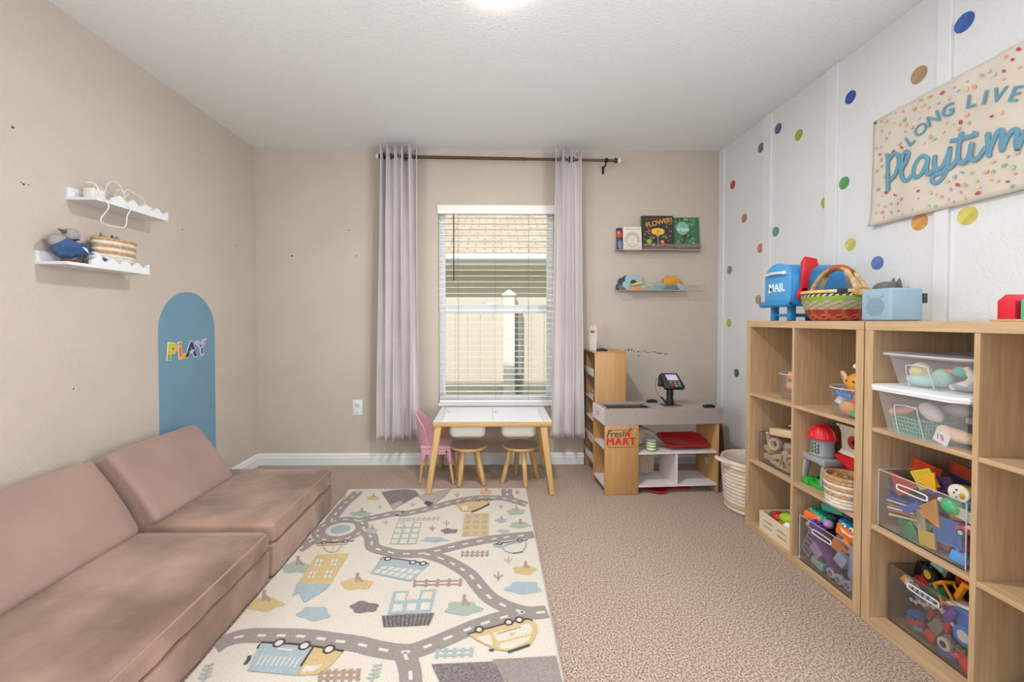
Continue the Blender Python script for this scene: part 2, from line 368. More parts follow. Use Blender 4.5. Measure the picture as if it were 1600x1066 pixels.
# ---------------------------------------------------------------- outside the window
M_grass = mat('outside_ground', (120,132,84), .9, c2=(150,150,110), nscale=6)
m = MB(); m.bb(-9, 11, YB+.15, 16, -.5, -.36); struct(m.obj('ground', M_grass, smooth=0))
nh = thing('neighbouring_house', 'neighbouring house with tan shingle roof seen through the blind', 'house', (0, 7.4, -.36))
M_siding = mat('pale_siding', (216,208,190), .8)
m = MB(); m.bb(-8, 9, 7.4, 12, -.36, 2.15)
z = -.3
while z < 2.1: m.bb(-8, 9, 7.385, 7.4, z, z+.02); z += .18
m.obj('siding', M_siding, nh, 0, world=True)
def tan_shingles():
    m_ = bpy.data.materials.new('tan_roof_shingle'); m_.use_nodes = True; N = m_.node_tree.nodes; L = m_.node_tree.links; b = N['Principled BSDF']
    t = N.new('ShaderNodeTexCoord'); br = N.new('ShaderNodeTexBrick'); br.inputs['Scale'].default_value = 1
    br.inputs['Color1'].default_value = (*lin((196,180,158)), 1); br.inputs['Color2'].default_value = (*lin((178,160,138)), 1); br.inputs['Mortar'].default_value = (*lin((140,124,104)), 1)
    br.inputs['Brick Width'].default_value = .3; br.inputs['Row Height'].default_value = .14; br.inputs['Mortar Size'].default_value = .012
    L.new(t.outputs['Object'], br.inputs['Vector']); L.new(br.outputs[0], b.inputs['Base Color']); b.inputs['Roughness'].default_value = .9; return m_
sl = math.atan(.5); Lr = 6.2
m = MB(); m.bb(-8.5, 9.5, 0, Lr, -.04, .04)
rf = m.obj('roof', tan_shingles(), nh, 0); rf.location = (0, 6.85-7.4, 2.16+.36); rf.rotation_euler = (sl, 0, 0)
m = MB(); m.bb(-8.5, 9.5, 6.80, 6.9, 2.02, 2.18); m.bb(-8.5, 9.5, 6.70, 6.80, 2.09, 2.19, bev=.02); m.obj('gutter', pl('eceef0', .5), nh, 0, world=True)
m = MB(); m.bb(-8.5, 9.5, 6.9, 7.4, 2.0, 2.02)
for i in range(60): m.bb(-8.5+i*.3, -8.5+i*.3+.01, 6.9, 7.385, 1.995, 2.0)
m.obj('soffit', pl('e6dfc4', .7), nh, 0, world=True)
v = PY(833, 377, 8.2); m = MB(); m.box(v, (.14, .1, .12), (.3, 0, .2), bev=.01, mi=0); m.cyl(v+Vector((0,0,.02)), v+Vector((0,0,.2)), .05, mi=1); m.obj('roof_vent', [pl('5e6670', .5), pl('d8dde2', .4)], nh, world=True)
fn_ = thing('privacy_fence', 'cream vinyl fence with a square capped post outside the window', 'fence', (0, 4.9, -.36))
M_fence = mat('cream_vinyl_fence', (216,208,192), .6)
m = MB(); x = -6
while x < 7.5: m.bb(x, x+.148, 4.90, 4.925, -.3, 1.30, bev=.004); x += .15
m.bb(-6, 7.5, 4.885, 4.94, 1.30, 1.39, bev=.006); m.bb(-6, 7.5, 4.885, 4.94, -.3, -.15, bev=.006); m.obj('boards', M_fence, fn_, 0, world=True)
c = PY(795, 600, 4.83); m = MB(); m.bb(c.x-.065, c.x+.065, 4.745, 4.875, -.36, 1.40, bev=.006); m.box((c.x, 4.81, 1.415), (.16, .16, .03), bev=.008); m.lathe([(.10, 0), (0, .05)], (c.x, 4.81, 1.43), n=4, rot=(0,0,pi/4)); m.obj('post', pl('e9e7e0', .5), fn_, 0, world=True)
m = MB(); m.tube([(c.x+.13, 4.86, -.3), (c.x+.13, 4.86, 1.2), (c.x+.11, 4.86, 1.28)], .032, n=12); m.obj('drain_pipe', pl('8d8f82', .5), fn_, world=True)
# ---------------------------------------------------------------- floor sofa
M_velvet = mat('dusty_rose_velvet', (112,84,68), .8, c2=(164,134,116), nscale=3.6, bump=.5, bscale=5, sheen=.35, stretch=(1,1,1), detail=6, bdist=.03, lo=.33, hi=.66)
M_velvet_back = mat('dusty_rose_velvet_back', (150,122,112), .8, c2=(162,134,122), nscale=3, bump=.35, bscale=4, sheen=.35, detail=5, bdist=.03)
M_pip = mat('rose_seam', (128,92,80), .8)
def cushion(m, x0, x1, y0, y1, z0, z1, r=.035, puff=.012, mi=0, wr=0, nn=14):
    """soft box: superellipse-rounded, slightly crowned"""
    cx, cy, cz = (x0+x1)/2, (y0+y1)/2, (z0+z1)/2; hx, hy, hz = (x1-x0)/2, (y1-y0)/2, (z1-z0)/2
    t = bmesh.new(); bmesh.ops.create_cube(t, size=2)
    bmesh.ops.subdivide_edges(t, edges=t.edges[:], cuts=nn, use_grid_fill=True)
    for v in t.verts:
        p = Vector((v.co.x*hx, v.co.y*hy, v.co.z*hz))
        q = Vector((max(-hx+r, min(hx-r, p.x)), max(-hy+r, min(hy-r, p.y)), max(-hz+min(r, hz*.9), min(hz-min(r, hz*.9), p.z))))
        # pull samples towards the corners so that the rounding is well sampled
        d = p-q
        if d.length > 1e-6: p = q + d.normalized()*min(r, hz*.9)
        a = (1-(p.x/hx)**4)*(1-(p.y/hy)**4)
        if p.z > hz*.5: p.z += puff*a
        if wr: p.x += wr*sin(p.y*38+p.z*20)*(1 if p.x > hx*.8 else 0)*(.6+.4*sin(p.y*11))
        v.co = p
    t.normal_update(); return m._add(t, mi, Matrix.Translation((cx, cy, cz)))
def sofa_section(label, x1, y0, y1, hz0, hz1):
    t = thing('floor_sofa', label, 'sofa', ((XL+x1)/2, (y0+y1)/2, 0), group=None)
    m = MB(); cushion(m, XL+.02, x1, y0, y1, .002, hz0, .014, 0, wr=.004, nn=30); m.obj('base_cushion', M_velvet, t, 60, world=True)
    m = MB(); cushion(m, XL+.02, x1+.003, y0, y1, hz0+.001, hz1, .02, .004, wr=.004, nn=30); m.obj('seat_cushion', M_velvet, t, 60, world=True)
    m = MB()
    m.tube([(x1-.004, y0+.03, hz0), (x1-.004, y1-.03, hz0), (x1-.03, y1-.004, hz0), (XL+.05, y1-.004, hz0)], .005, n=6); m.obj('seam_piping', M_pip, t, world=True)
    m = MB(); m.tube([(x1-.005, y0+.02, hz1-.005), (x1-.005, y1-.03, hz1-.005), (x1-.03, y1-.005, hz1-.005), (XL+.05, y1-.005, hz1-.005)], .004, n=6); m.obj('edge_piping', M_velvet_back, t, world=True)
    return t
sofa_section('far dusty rose velvet floor sofa section with its end near the back wall', -.958, 1.80, 2.475, .15, .243)
sofa_section('near dusty rose velvet floor sofa section running out of the bottom left', -.964, .45, 1.79, .135, .215)
def back_cushion(label, y0, y1, xb, zb, xt, zt):
    t = thing('sofa_cushion', label, 'cushion', (xb, (y0+y1)/2, zb), group=None)
    d = Vector((xt-xb, 0, zt-zb)); L_ = d.length; ang = math.atan2(-d.x, d.z)
    m = MB(); cushion(m, -.135, 0, y0, y1, 0, L_, .024, .0, nn=22)
    for v in m.bm.verts: v.co.x += .012*(1-((v.co.z-L_/2)/(L_/2))**2)*(1 if v.co.x > -.05 else 0)
    bmesh.ops.transform(m.bm, matrix=Matrix.Translation((xb, 0, zb)) @ Matrix.Rotation(-ang, 4, 'Y'), verts=m.bm.verts)
    m.obj('cover', M_velvet_back, t, 60, world=True)
    def W(a, y, c): v = Matrix.Rotation(-ang, 4, 'Y') @ Vector((a, y, c)); return (xb+v.x, y, zb+v.z)
    m = MB(); m.tube([W(-.01, y0+.01, .02), W(-.01, y0+.01, L_-.02), W(-.01, y0+.03, L_-.01), W(-.01, y1-.03, L_-.01), W(-.01, y1-.01, L_-.02), W(-.01, y1-.01, .02)], .004, n=6)
    m.obj('edge_piping', M_pip, t, world=True)
back_cushion('far dusty rose back cushion leaning on the wall below the blue arch', 1.80, 2.335, -1.447, .255, -1.665, .555)
back_cushion('near dusty rose back cushion leaning on the wall at the left edge', .55, 1.785, -1.50, .226, -1.71, .54)

# ---------------------------------------------------------------- activity table, stools, pink chair
M_ply = wood('golden_beech_wood', (190,148,92), (206,168,112), (1,1,14))
M_plyx = wood('golden_beech_wood_flat', (192,150,96), (206,168,114), (14,1,1))
M_tabw = mat('white_table_laminate', (238,239,242), .25)
tb = thing('activity_table', 'white topped childrens activity table with splayed wooden legs under the window', 'table', (0, 2.9, 0))
ty0, ty1, tx0, tx1, tz = 2.665, 3.115, -.388, .378, .474
m = MB(); m.bb(tx0, tx1, ty0, ty1, tz-.034, tz-.004, bev=.003); m.obj('tabletop', M_plyx, tb, world=True)
m = MB(); f = .055
m.bb(tx0+.001, tx0+f, ty0+.001, ty1-.001, tz-.004, tz, bev=.001); m.bb(tx1-f, tx1-.001, ty0+.001, ty1-.001, tz-.004, tz, bev=.001)
m.bb(tx0+f, tx1-f, ty0+.001, ty0+.035, tz-.004, tz, bev=.001); m.bb(tx0+f, tx1-f, ty1-.035, ty1-.001, tz-.004, tz, bev=.001); m.obj('white_surround', pl('dfe0de', .3), tb, 0, world=True)
for a, b, hx_ in ((tx0+f+.001, -.006, -.29), (-.004, tx1-f-.001, .008)):
    m = MB(); m.bb(a, b, ty0+.036, ty1-.036, tz-.0038, tz+.0005, bev=.001); l = m.obj('lid', M_tabw, tb, 0, world=True)
    q = PZ(701 if hx_ < 0 else 774, 644, tz); m = MB(); m.cyl((q.x, q.y, tz+.0005), (q.x, q.y, tz+.0012), .009, n=18); m.obj('finger_hole', pl('3b3d40', .6), l, world=True)
for (fx, fy, kx, ky) in ((-.418, 2.655, -.355, 2.70), (.378, 2.655, .325, 2.70), (-.405, 3.16, -.345, 3.08), (.385, 3.16, .325, 3.08)):
    m = MB(); d = Vector((kx-fx, ky-fy, tz-.035)); a = Vector((fx, fy, .0125 if fx < -.41 else .001))
    t = bmesh.new(); bmesh.ops.create_cube(t, size=1, matrix=Matrix.Diagonal((1,1,1,1)))
    for v in t.verts:
        k = v.co.z+.5; w = .017+.006*k; p = a+d*k; v.co = Vector((p.x+(w if v.co.x > 0 else -w), p.y+(w if v.co.y > 0 else -w), p.z))
    bmesh.ops.bevel(t, geom=t.edges[:], offset=.007, segments=3, profile=.5, affect='EDGES'); m._add(t); m.obj('leg', M_ply, tb, world=True)
M_bin = mat('cream_bin_plastic', (226,224,214), .4)
for cx in (-.175, .175):
    m = MB(); cushion(m, cx-.122, cx+.122, 2.76, 3.06, tz-.14, tz-.036, .04, 0, nn=12); m.obj('storage_tub', M_bin, tb, 60, world=True)

def stool(label, cx, cy, feet, seat_z):
    t = thing('stool', label, 'stool', (cx, cy, 0), group=None)
    m = MB(); r = .128; m.lathe([(0, seat_z-.024), (r-.02, seat_z-.024), (r-.004, seat_z-.02), (r, seat_z-.012), (r, seat_z-.006), (r-.004, seat_z-.001), (r-.014, seat_z), (r-.03, seat_z-.001), (0, seat_z-.003)], (cx, cy, 0), n=48, matfn=lambda i, k: 1 if i >= 5 else 0)
    m.obj('seat', [M_plyx, mat('stool_top_wood', (146,120,94), .32, c2=(160,134,106), nscale=4, stretch=(12,1,1), detail=5)], t, 50, world=True)
    for fx, fy in feet:
        m = MB(); top = Vector((cx+(fx-cx)*.55, cy+(fy-cy)*.55, seat_z-.024)); m.cyl((fx, fy, .002), top, .0155, .0185, n=16, bev=.004); m.obj('leg', M_ply, t, world=True)
stool('left round wooden stool under the table beside the pink chair', -.172, 2.885, [(-.232,2.795),(-.065,2.815),(-.262,2.96),(-.10,2.975)], .262)
stool('right round wooden stool under the table', .188, 2.885, [(.061,2.85),(.217,2.775),(.162,3.01),(.312,2.93)], .262)

ch = thing('child_chair', 'pink plastic childs chair with tapered wooden legs left of the activity table', 'chair', (-.395, 2.945, 0))
M_pink = mat('dusty_pink_plastic', (214,160,176), .4)
sx0, sx1, sy0, sy1 = -.505, -.29, 2.84, 3.06
m = MB(); cushion(m, sx0, sx1, sy0, sy1, .235, .262, .012, 0, nn=12)
m.bb(sx0+.012, sx1-.01, sy0+.006, sy0+.016, .20, .25, bev=.004); m.bb(sx0+.012, sx1-.01, sy1-.016, sy1-.006, .20, .25, bev=.004)
m.bb(sx0+.006, sx0+.016, sy0+.012, sy1-.012, .20, .25, bev=.004); m.bb(sx1-.016, sx1-.006, sy0+.012, sy1-.012, .20, .25, bev=.004)
m.obj('seat', M_pink, ch, world=True)
def bk(u, v):
    a = (u-.5)*2*R(78); r = .108+.012*v; zt_ = .485 - .10*abs(u-.5)*2*abs(u-.5)*2*1.1
    z = .245+(zt_-.245)*v; lean = -.022*v
    return (-.415 - r*cos(a)*.95 + lean + .0, 2.95 + r*sin(a)*1.02, z)
m = MB(); m.grid(bk, 28, 14); o = m.obj('backrest', M_pink, ch, 60, world=True)
s = o.modifiers.new('thick', 'SOLIDIFY'); s.thickness = .008; s.offset = 0
for fx, fy, kx, ky in ((-.505, 2.835, -.478, 2.865), (-.275, 2.835, -.315, 2.865), (-.505, 3.075, -.478, 3.035), (-.275, 3.075, -.315, 3.035)):
    a = Vector((fx, fy, .002)); b = Vector((kx, ky, .24)); q = a.lerp(b, .66)
    m = MB(); m.cyl(a, q, .0075, .0125, n=14, bev=.002); l = m.obj('leg', M_ply, ch, world=True)
    m = MB(); m.cyl(q-(b-a)*.03, b, .0145, .024, n=16, bev=.002); l = m.obj('leg_socket', M_pink, l, world=True)
m = MB(); m.cyl((-.322, 2.842, .222), (-.322, 2.838, .222), .006, n=12); m.obj('screw', pl('2d2a28', .4), ch, world=True)

# ---------------------------------------------------------------- play market: counter and shelf stand
M_mk = wood('maple_laminate', (178,135,85), (192,150,98), (1,1,14), .45, 3)
M_mkx = wood('maple_laminate_flat', (178,135,85), (192,150,98), (14,1,1), .45, 3)
M_taupe = mat('taupe_laminate', (160,150,143), .5, c2=(166,156,149), nscale=2)
M_shw = mat('white_shelf_laminate', (222,214,212), .45)
M_blk = mat('black_plastic', (24,24,26), .4)
CT_R = R(3.0); CTL = Vector((.712, 2.638, 0))
ct = thing('market_counter', 'childrens play market counter with taupe top and wooden panels', 'toy counter', CTL, CT_R)
Lc, Dc, Hc = .765, .26, .556
m = MB(); m.bb(0, .222, 0, .014, .002, .452, bev=.002); p = m.obj('front_panel', M_mk, ct)
for (x_, z_) in ((.025,.06),(.19,.06),(.04,.025),(.03,.32),(.19,.32)):
    m = MB(); m.cyl((x_, .0005, z_), (x_, -.001, z_), .004, n=10); m.obj('screw', pl('9c7a4a', .5), p)
m = MB(); m.bb(.0, .222, .246, .258, .012, .452); m.bb(.208, .222, .014, .246, .012, .452); m.obj('rear_panel', M_mk, ct)
m = MB(); m.bb(.222, Lc-.02, 0.005, .25, .258, .270); m.obj('middle_shelf', M_shw, ct, 0)
m = MB(); m.bb(.222, Lc-.02, 0.005, .25, .045, .057); m.obj('bottom_shelf', M_shw, ct, 0)
m = MB(); m.bb(.472, .486, 0.008, .25, .057, .258); m.obj('divider', M_shw, ct, 0)
for z_ in (.045, .29): m = MB(); m.bb(.002, .207, .016, .245, z_, z_+.011); m.obj('side_shelf', M_shw, ct, 0)
m = MB(); m.bb(Lc-.02, Lc-.005, 0, .258, .002, .452, bev=.002); p = m.obj('right_panel', M_mk, ct)
m = MB(); m.bb(Lc-.0045, Lc, -.001, .26, .001, .452); m.obj('black_edge', M_blk, ct, 0)
m = MB(); m.bb(Lc-.0215, Lc-.0205, .10, .135, .15, .19, bev=.0); m.obj('hang_plate', pl('b8b6b0', .4), p)
# counter top: box frame with a recessed black belt
zt0, zt1 = .452, .552; xa, xb_ = -.003, Lc+.022
m = MB(); m.prism([(xa, 0, zt0), (xb_, 0, zt0), (xb_, 0, zt1-.015), (xb_-.015, 0, zt1), (xa, 0, zt1)], (0, .012, 0)); p = m.obj('front_apron', M_taupe, ct, 0)
for (x_, z_) in ((.04,.52),(.20,.52),(.345,.515),(.44,.49),(.62,.525),(.76,.525)):
    m = MB(); m.cyl((x_, .0005, z_), (x_, -.001, z_), .004, n=10); m.obj('screw', pl('84796a', .5), p)
m = MB()
m.prism([(.0, .014, zt1-.012), (.034, .034, zt1-.012), (.034, .034, zt1), (.0, .014, zt1)], (0, .01, 0))
m.bb(xa+.012, .035, .013, Dc, zt1-.012, zt1); m.bb(.035, .335, .013, .04, zt1-.012, zt1); m.bb(.035, .335, .215, Dc, zt1-.012, zt1)
m.prism([(.335, .013, zt1-.012), (xb_, .013, zt1-.012), (xb_, .20, zt1-.012), (xb_-.055, Dc, zt1-.012), (.335, Dc, zt1-.012)], (0,0,.012))
m.bb(xa+.012, xb_-.06, Dc-.01, Dc, zt0, zt1-.012); m.bb(xb_-.012, xb_, .013, .2, zt0, zt1-.012)
m.obj('countertop', M_taupe, ct, 0)
m = MB(); m.bb(.02, .36, .045, .213, zt1-.035, zt1-.026); m.obj('belt', pl('2b2a2e', .6), ct, 0)
m = MB(); m.bb(xa-.001, xa+.011, .002, Dc, zt0, zt1-.001, bev=.002); p = m.obj('end_board', M_shw, ct, 0)
m = MB(); m.cyl((xa-.001, .13, .505), (xa-.003, .13, .505), .014, n=20); m.cyl((xa-.003, .13, .505), (xa-.0035, .13, .505), .008, n=20, mi=1); m.obj('red_badge', [pl('d83a35', .5), pl('f0d8d0', .5)], p)
for (x_, y_) in ((.405, .22), (.705, .03)):
    m = MB(); m.box((x_, y_, zt1+.006), (.07, .03, .018), bev=.002); m.box((x_, y_-.004, zt1+.018), (.045, .012, .006), bev=.001); m.obj('sign_holder', pl('122316', .5), ct)
m = MB(); m.prism([(.55, .20, zt1), (.70, .20, zt1), (.68, .235, zt1+.008), (.55, .235, zt1+.008)], (0, .01, 0)); m.obj('raised_ledge', M_taupe, ct, 0)
# Fresh MART sign
m = MB(Matrix()); zc = .0
m.text('Fresh', .062, .0015, basis((.072, -.0012, .395), (1,0,0), (0,0,1)), 0, shear=.28, space=.95)
for dx_ in (-2, -1, 0, 1, 2): m.text('MART', .068, .0015, basis((.105+dx_*.0011, -.0012-.0002*(dx_+2), .345), (1,0,0), (0,0,1)), 1, space=1.12)
m.bb(.018, .19, -.0012, -.0002, .421, .4235, mi=2); m.bb(.018, .19, -.0012, -.0002, .309, .3115, mi=2)
ap = [(.164+.022*cos(a)*(1+.0*cos(a)), -.0014, .398+.021*sin(a)-.003*abs(cos(a))) for a in [R(90+i*12) for i in range(16)]]
m.prism(ap, (0,.001,0), mi=1)
m.ribbon([(.166+.020*cos(a), -.0002, .398+.021*sin(a)) for a in [R(-80+i*12) for i in range(14)]], .003, (0,-1,0), mi=3, thick=.001)
m.ribbon([(.172, -.0002, .39), (.173, -.0002, .402)], .002, (0,-1,0), mi=1, thick=.001)
m.ribbon([(.163, -.0002, .416), (.167, -.0002, .428), (.173, -.0002, .434)], .006, (0,-1,0), mi=2, thick=.0012)
o = m.obj('sign_lettering', [pl('3a4a24', .5), pl('d0201e', .5), pl('3b3a26', .5), pl('d8622a', .5)], ct, 0)
o['label'] = 'red and green Fresh MART lettering with an apple'
def C(x, y, z): return CTL + Matrix.Rotation(CT_R, 3, 'Z') @ Vector((x, y, z))

st = thing('market_stand', 'tall wooden play market shelf stand between the curtain and the counter', 'shelf', (.712, 2.915, 0), 0)
m = MB(); m.bb(.0, .222, 0, .013, .002, .893, bev=.002); m.obj('side_panel', M_mk, st)
m = MB(); m.bb(.0, .222, .285, .298, .002, .893, bev=.002); m.obj('side_panel', M_mk, st)
m = MB(); m.bb(-.006, .222, -.001, .299, .893, .903, bev=.001); m.obj('top_board', M_mkx, st)
m = MB(); m.bb(.208, .222, .013, .285, .004, .893); m.obj('rear_board', M_mk, st, 0)
m = MB(); m.bb(-.005, 0, -.001, .004, .002, .893); m.bb(-.005, 0, .294, .299, .002, .893); m.obj('black_edge', M_blk, st, 0)
for z_, lip in ((.10, 1), (.24, 1), (.40, 0), (.55, 0), (.72, 1)):
    m = MB(); m.bb(.0, .208, .0135, .2845, z_, z_+.01)
    if lip: m.prism([(-.012, .0135, z_+.06), (-.006, .0135, z_+.06), (.008, .0135, z_), (.0, .0135, z_)], (0, .271, 0))
    m.obj('shelf', M_shw, st, 0)
m = MB(); m.box((.062, .04, .911), (.07, .03, .016), bev=.002); m.box((.062, .035, .922), (.04, .012, .006), bev=.001); m.obj('sign_holder', pl('122316', .5), st)
m = MB(); m.prism([(.03, .10, .80), (.03, .19, .80), (.03, .19, .995), (.03, .175, 1.02), (.03, .12, 1.02), (.03, .10, .995)], (-.004, 0, 0)); 
m2 = thing('sign_card', 'white sign card with red lettering standing up from the tall stand', 'sign', (.75, 3.04, .903))
m = MB(); m.prism([(-.004, -.02, .001), (-.03, .06, .001), (-.03, .06, .17), (-.025, .045, .185), (-.012, .0, .185), (-.004, -.02, .16)], (.004, .001, 0)); m.obj('card', pl('e6e4e2', .5), m2, 0)
m = MB(); m.text('MART', .022, .001, basis((-.0185, .018, .135), (.026, -.08, 0), (0,0,1)), 0, offset=.001); m.obj('red_text', pl('c83028', .5), m2, 0)
def can(label, p, r, h, cols, band=None):
    t = thing('toy_can', label, 'toy can', p)
    m = MB(); z = 0; n = len(cols)
    prof = [(0, .0005), (r*.96, .0005), (r, .002)]; ids = [0, 0]
    for i in range(n): prof += [(r, .002+(h-.004)*(i+1)/n)]; ids.append(i)
    prof += [(r*.94, h), (0, h-.001)]; ids += [n, n]
    m.lathe(prof, n=24, matfn=lambda i, k: ids[i]); m.obj('label_wrap', [pl(c, .4) for c in cols]+[pl('b9bcbe', .3)], t); return t
can('red, white and green striped toy can on the middle shelf of the tall stand', (.742, 2.955, .5615), .03, .085, ['c8282c', 'e8e4e0', '2f7a3c', 'e8e4e0', 'c8282c'])
bk_ = thing('toy_bread', 'tan toy bread lying on a lower shelf of the tall stand', 'toy food', (.76, 3.0, .253)); m = MB(); m.ball((0, 0, .021), (.035, .06, .02)); m.obj('loaf', pl('b5763c', .7), bk_)
# things on the counter
rg = thing('card_reader', 'black toy card reader with keypad on a pole on the counter', 'card reader', C(.485, .12, zt1+.0005), CT_R)
m = MB(); m.prism([(-.06, -.045, 0), (.065, -.045, 0), (.045, .045, 0), (-.05, .045, 0)], (0, 0, .004)); m.obj('base_plate', pl('4a4140', .5), rg, 0)
m = MB(); m.lathe([(0, .004), (.026, .004), (.026, .03), (.021, .055), (.024, .075), (.022, .10), (.018, .14), (0, .14)], n=24, sy=.85); m.obj('pole', M_blk, rg)
HM = TM((.006, -.012, .168), (R(58), 0, R(-6)))
hd = MB(HM); hd.prism([(-.052, -.058, -.028), (.075, -.058, -.028), (.08, -.04, -.028), (.045, .055, -.028), (-.062, .055, -.028), (-.062, .03, -.028)], (0, 0, .028), bev=.004)
hd.prism([(-.085, -.02, -.05), (-.04, -.03, -.05), (-.035, .045, -.05), (-.065, .055, -.05)], (0, 0, .03), bev=.003)
hobj = hd.obj('head', M_blk, rg)
k = MB(HM); k.prism([(-.025, -.0, .0005), (.048, -.0, .0005), (.034, .042, .0005), (-.038, .042, .0005)], (0, 0, .0015)); k.obj('screen', pl('cfc6d6', .2), hobj, 0)
for r_ in range(3):
    for c_ in range(3):
        k = MB(HM); k.box((-.008+c_*.025+r_*.003, -.012-r_*.014, .0015), (.017, .009, .004), bev=.001)
        k.obj('key', pl([['8f9a96','a49aa0','8fa098'],['a0484c','b09aa0','88b088'],['b83048','c8a0a8','50b060']][r_][c_], .4), hobj)
m = MB(); m.tube(catmull([(-.06, .0, .205), (-.095, -.0, .17), (-.10, -.0, .12), (-.085, -.01, .07), (-.06, -.02, .05)], 6), .0016, n=6); cbl = m.obj('cable', M_blk, rg)
m = MB(); m.tube([(-.068, -.015, .058), (-.03, -.03, .012)], .006, n=8); m.obj('stylus', M_blk, cbl)

tr = thing('red_tray', 'red plastic serving tray on the middle shelf of the play counter', 'tray', C(.575, .125, .2715), CT_R)
def rr(w, h, c): return [(w-c,-h),(w,-h+c),(w,h-c),(w-c,h),(-w+c,h),(-w,h-c),(-w,-h+c),(-w+c,-h)]
def loft(m, rings, mi=0, capA=True, capB=True):
    t = bmesh.new(); V = [[t.verts.new(p) for p in r] for r in rings]; n = len(V[0])
    for A, B in zip(V, V[1:]):
        for k_ in range(n): t.faces.new((A[k_], A[(k_+1) % n], B[(k_+1) % n], B[k_]))
    if capA: t.faces.new(V[0][::-1])
    if capB: t.faces.new(V[-1])
    bmesh.ops.recalc_face_normals(t, faces=t.faces[:]); return m._add(t, mi)
def ring(w, h, c, z): return [(x, y, z) for x, y in rr(w, h, c)]
def tub(m, w0, h0, w1, h1, H_, c=.02, th=.004, mi=0, z0=0):
    loft(m, [ring(w0, h0, c, z0), ring(w1, h1, c, z0+H_), ring(w1-th, h1-th, c, z0+H_), ring(w0-th, h0-th, c, z0+th)], mi)
m = MB(TM((0,0,.045), (R(13), 0, 0))); 
loft(m, [ring(.13, .075, .03, -.022), ring(.152, .096, .03, 0), ring(.156, .10, .03, .004), ring(.148, .092, .03, .004), ring(.128, .073, .03, -.016)]); m.obj('tray_body', pl('b81a1c', .35), tr, 40)
can('green and white leaf patterned toy can on the play counter shelf', C(.325, .045, .2715), .031, .07, ['8cae5c', 'dfe6d2', '7ba04e', 'dfe6d2', '8cae5c', 'dfe6d2', '6c9048'])
M_cream = mat('cream_cotton', (214,196,178), .9, c2=(200,182,166), nscale=8)
bg_ = thing('cloth_bag', 'crumpled cream cloth bag lying at the back of the play counter shelf', 'bag', C(.285, .16, .2715))
m = MB(); m.ball((0, 0, .075), (.05, .045, .065), rot=(0, R(20), 0)); m.ball((.05, -.01, .10), (.065, .03, .02), rot=(0, R(22), 0)); m.ball((-.01, .0, .04), (.05, .05, .038)); m.obj('folds', M_cream, bg_)
bg2 = thing('printed_cloth', 'cream cloth with faded fruit print standing on the bottom shelf of the play counter', 'cloth', C(.33, .21, .0575))
m = MB(); m.grid(lambda u, v: (-.09+.18*u, .012*sin(u*9)+.01*sin(v*5), .002+.165*v*(1-.12*u*u)), 16, 10); o = m.obj('sheet', mat('fruit_print_cloth', (206,190,172), .9, c2=(176,146,118), nscale=14, lo=.56, hi=.62), bg2, 60); s = o.modifiers.new('t', 'SOLIDIFY'); s.thickness = .004
rt = thing('red_plate', 'red plate on the carpet under the play counter bottom shelf', 'plate', C(.37, .06, .001)); m = MB(); m.lathe([(0, .001), (.05, .001), (.075, .014), (.073, .018), (.048, .006), (0, .006)], n=28); m.obj('dish', pl('b41c22', .4), rt)
rt = thing('red_play_mat', 'flat red board on the carpet under the play counter shelf', 'board', C(.53, .12, .001)); m = MB(); m.bb(-.075, .075, -.06, .06, 0, .012, bev=.003); m.obj('board', pl('a81c24', .5), rt)
# leaning board and fabric basket beside the counter
lb = thing('leaning_board', 'brown wooden board leaning on the back wall right of the play counter', 'board', (1.60, 3.0, 0))
m = MB(); m.prism([(-.05, -.09, .002), (.055, -.09, .002), (.055, -.01, .45), (.0, .09, .50), (-.05, .13, .50)], (.008, .012, 0)); m.obj('panel', wood('dark_oak_board', (122,88,48), (140,104,60), (1,1,14)), lb, 0)
M_rope = mat('cream_rope_basket', (226,214,198), .85, c2=(214,200,182), nscale=30, bump=.4, bscale=120)
fb = thing('fabric_basket', 'cream cotton rope basket with handles on the carpet between counter and shelf unit', 'basket', (1.545, 2.445, 0))
def coil(r0, r1, z0, z1, n):
    P = []
    for i in range(n):
        for a in (-60, -25, 0, 25, 60):
            t = (i+.5)/n; h = (z1-z0)/n
            P.append((r0+(r1-r0)*t + cos(R(a))*h*.38-h*.3, z0+(z1-z0)*t + sin(R(a))*h*.55))
    return P
P = [(0, .002), (.13, .002)] + coil(.148, .172, .004, .30, 14) + [(.168, .305), (.160, .30), (.14, .02), (0, .012)]
m = MB(); m.lathe(P, n=40, matfn=lambda i, k: 1 if 6 < i < 12 or 58 < i < 63 else 0); m.obj('basket_wall', [M_rope, mat('tan_rope', (196,172,140), .85, bump=.4, bscale=120)], fb, 60)
for sgn in (-1, 1):
    m = MB(); m.tube(catmull([(sgn*.165, -.05, .285), (sgn*.20, -.035, .30), (sgn*.212, 0, .302), (sgn*.20, .035, .30), (sgn*.165, .05, .285)], 5), .009); m.obj('handle', M_rope, fb)
cl_ = thing('lilac_cloth', 'lilac fabric panel standing up out of the cream basket', 'cloth', (1.60, 2.44, .05)); m = MB(TM((0,0,0), (0, R(-14), 0)))
loft(m, [[(-.02,-.07,0),(.06,-.07,0),(.06,-.055,0),(-.02,-.055,0)], [(-.04,-.07,.36),(.07,-.07,.32),(.07,-.055,.32),(-.04,-.055,.36)]]); m.obj('panel', mat('lilac_fabric', (196,176,208), .8), cl_, 40)
cl_ = thing('blue_cushion', 'grey blue cushion tucked in the cream basket', 'cushion', (1.515, 2.44, .16)); m = MB(); cushion(m, -.03, .05, -.09, -.0, 0, .16, .03, 0); m.obj('cover', mat('grey_blue_fabric', (96,128,150), .85), cl_, 60)

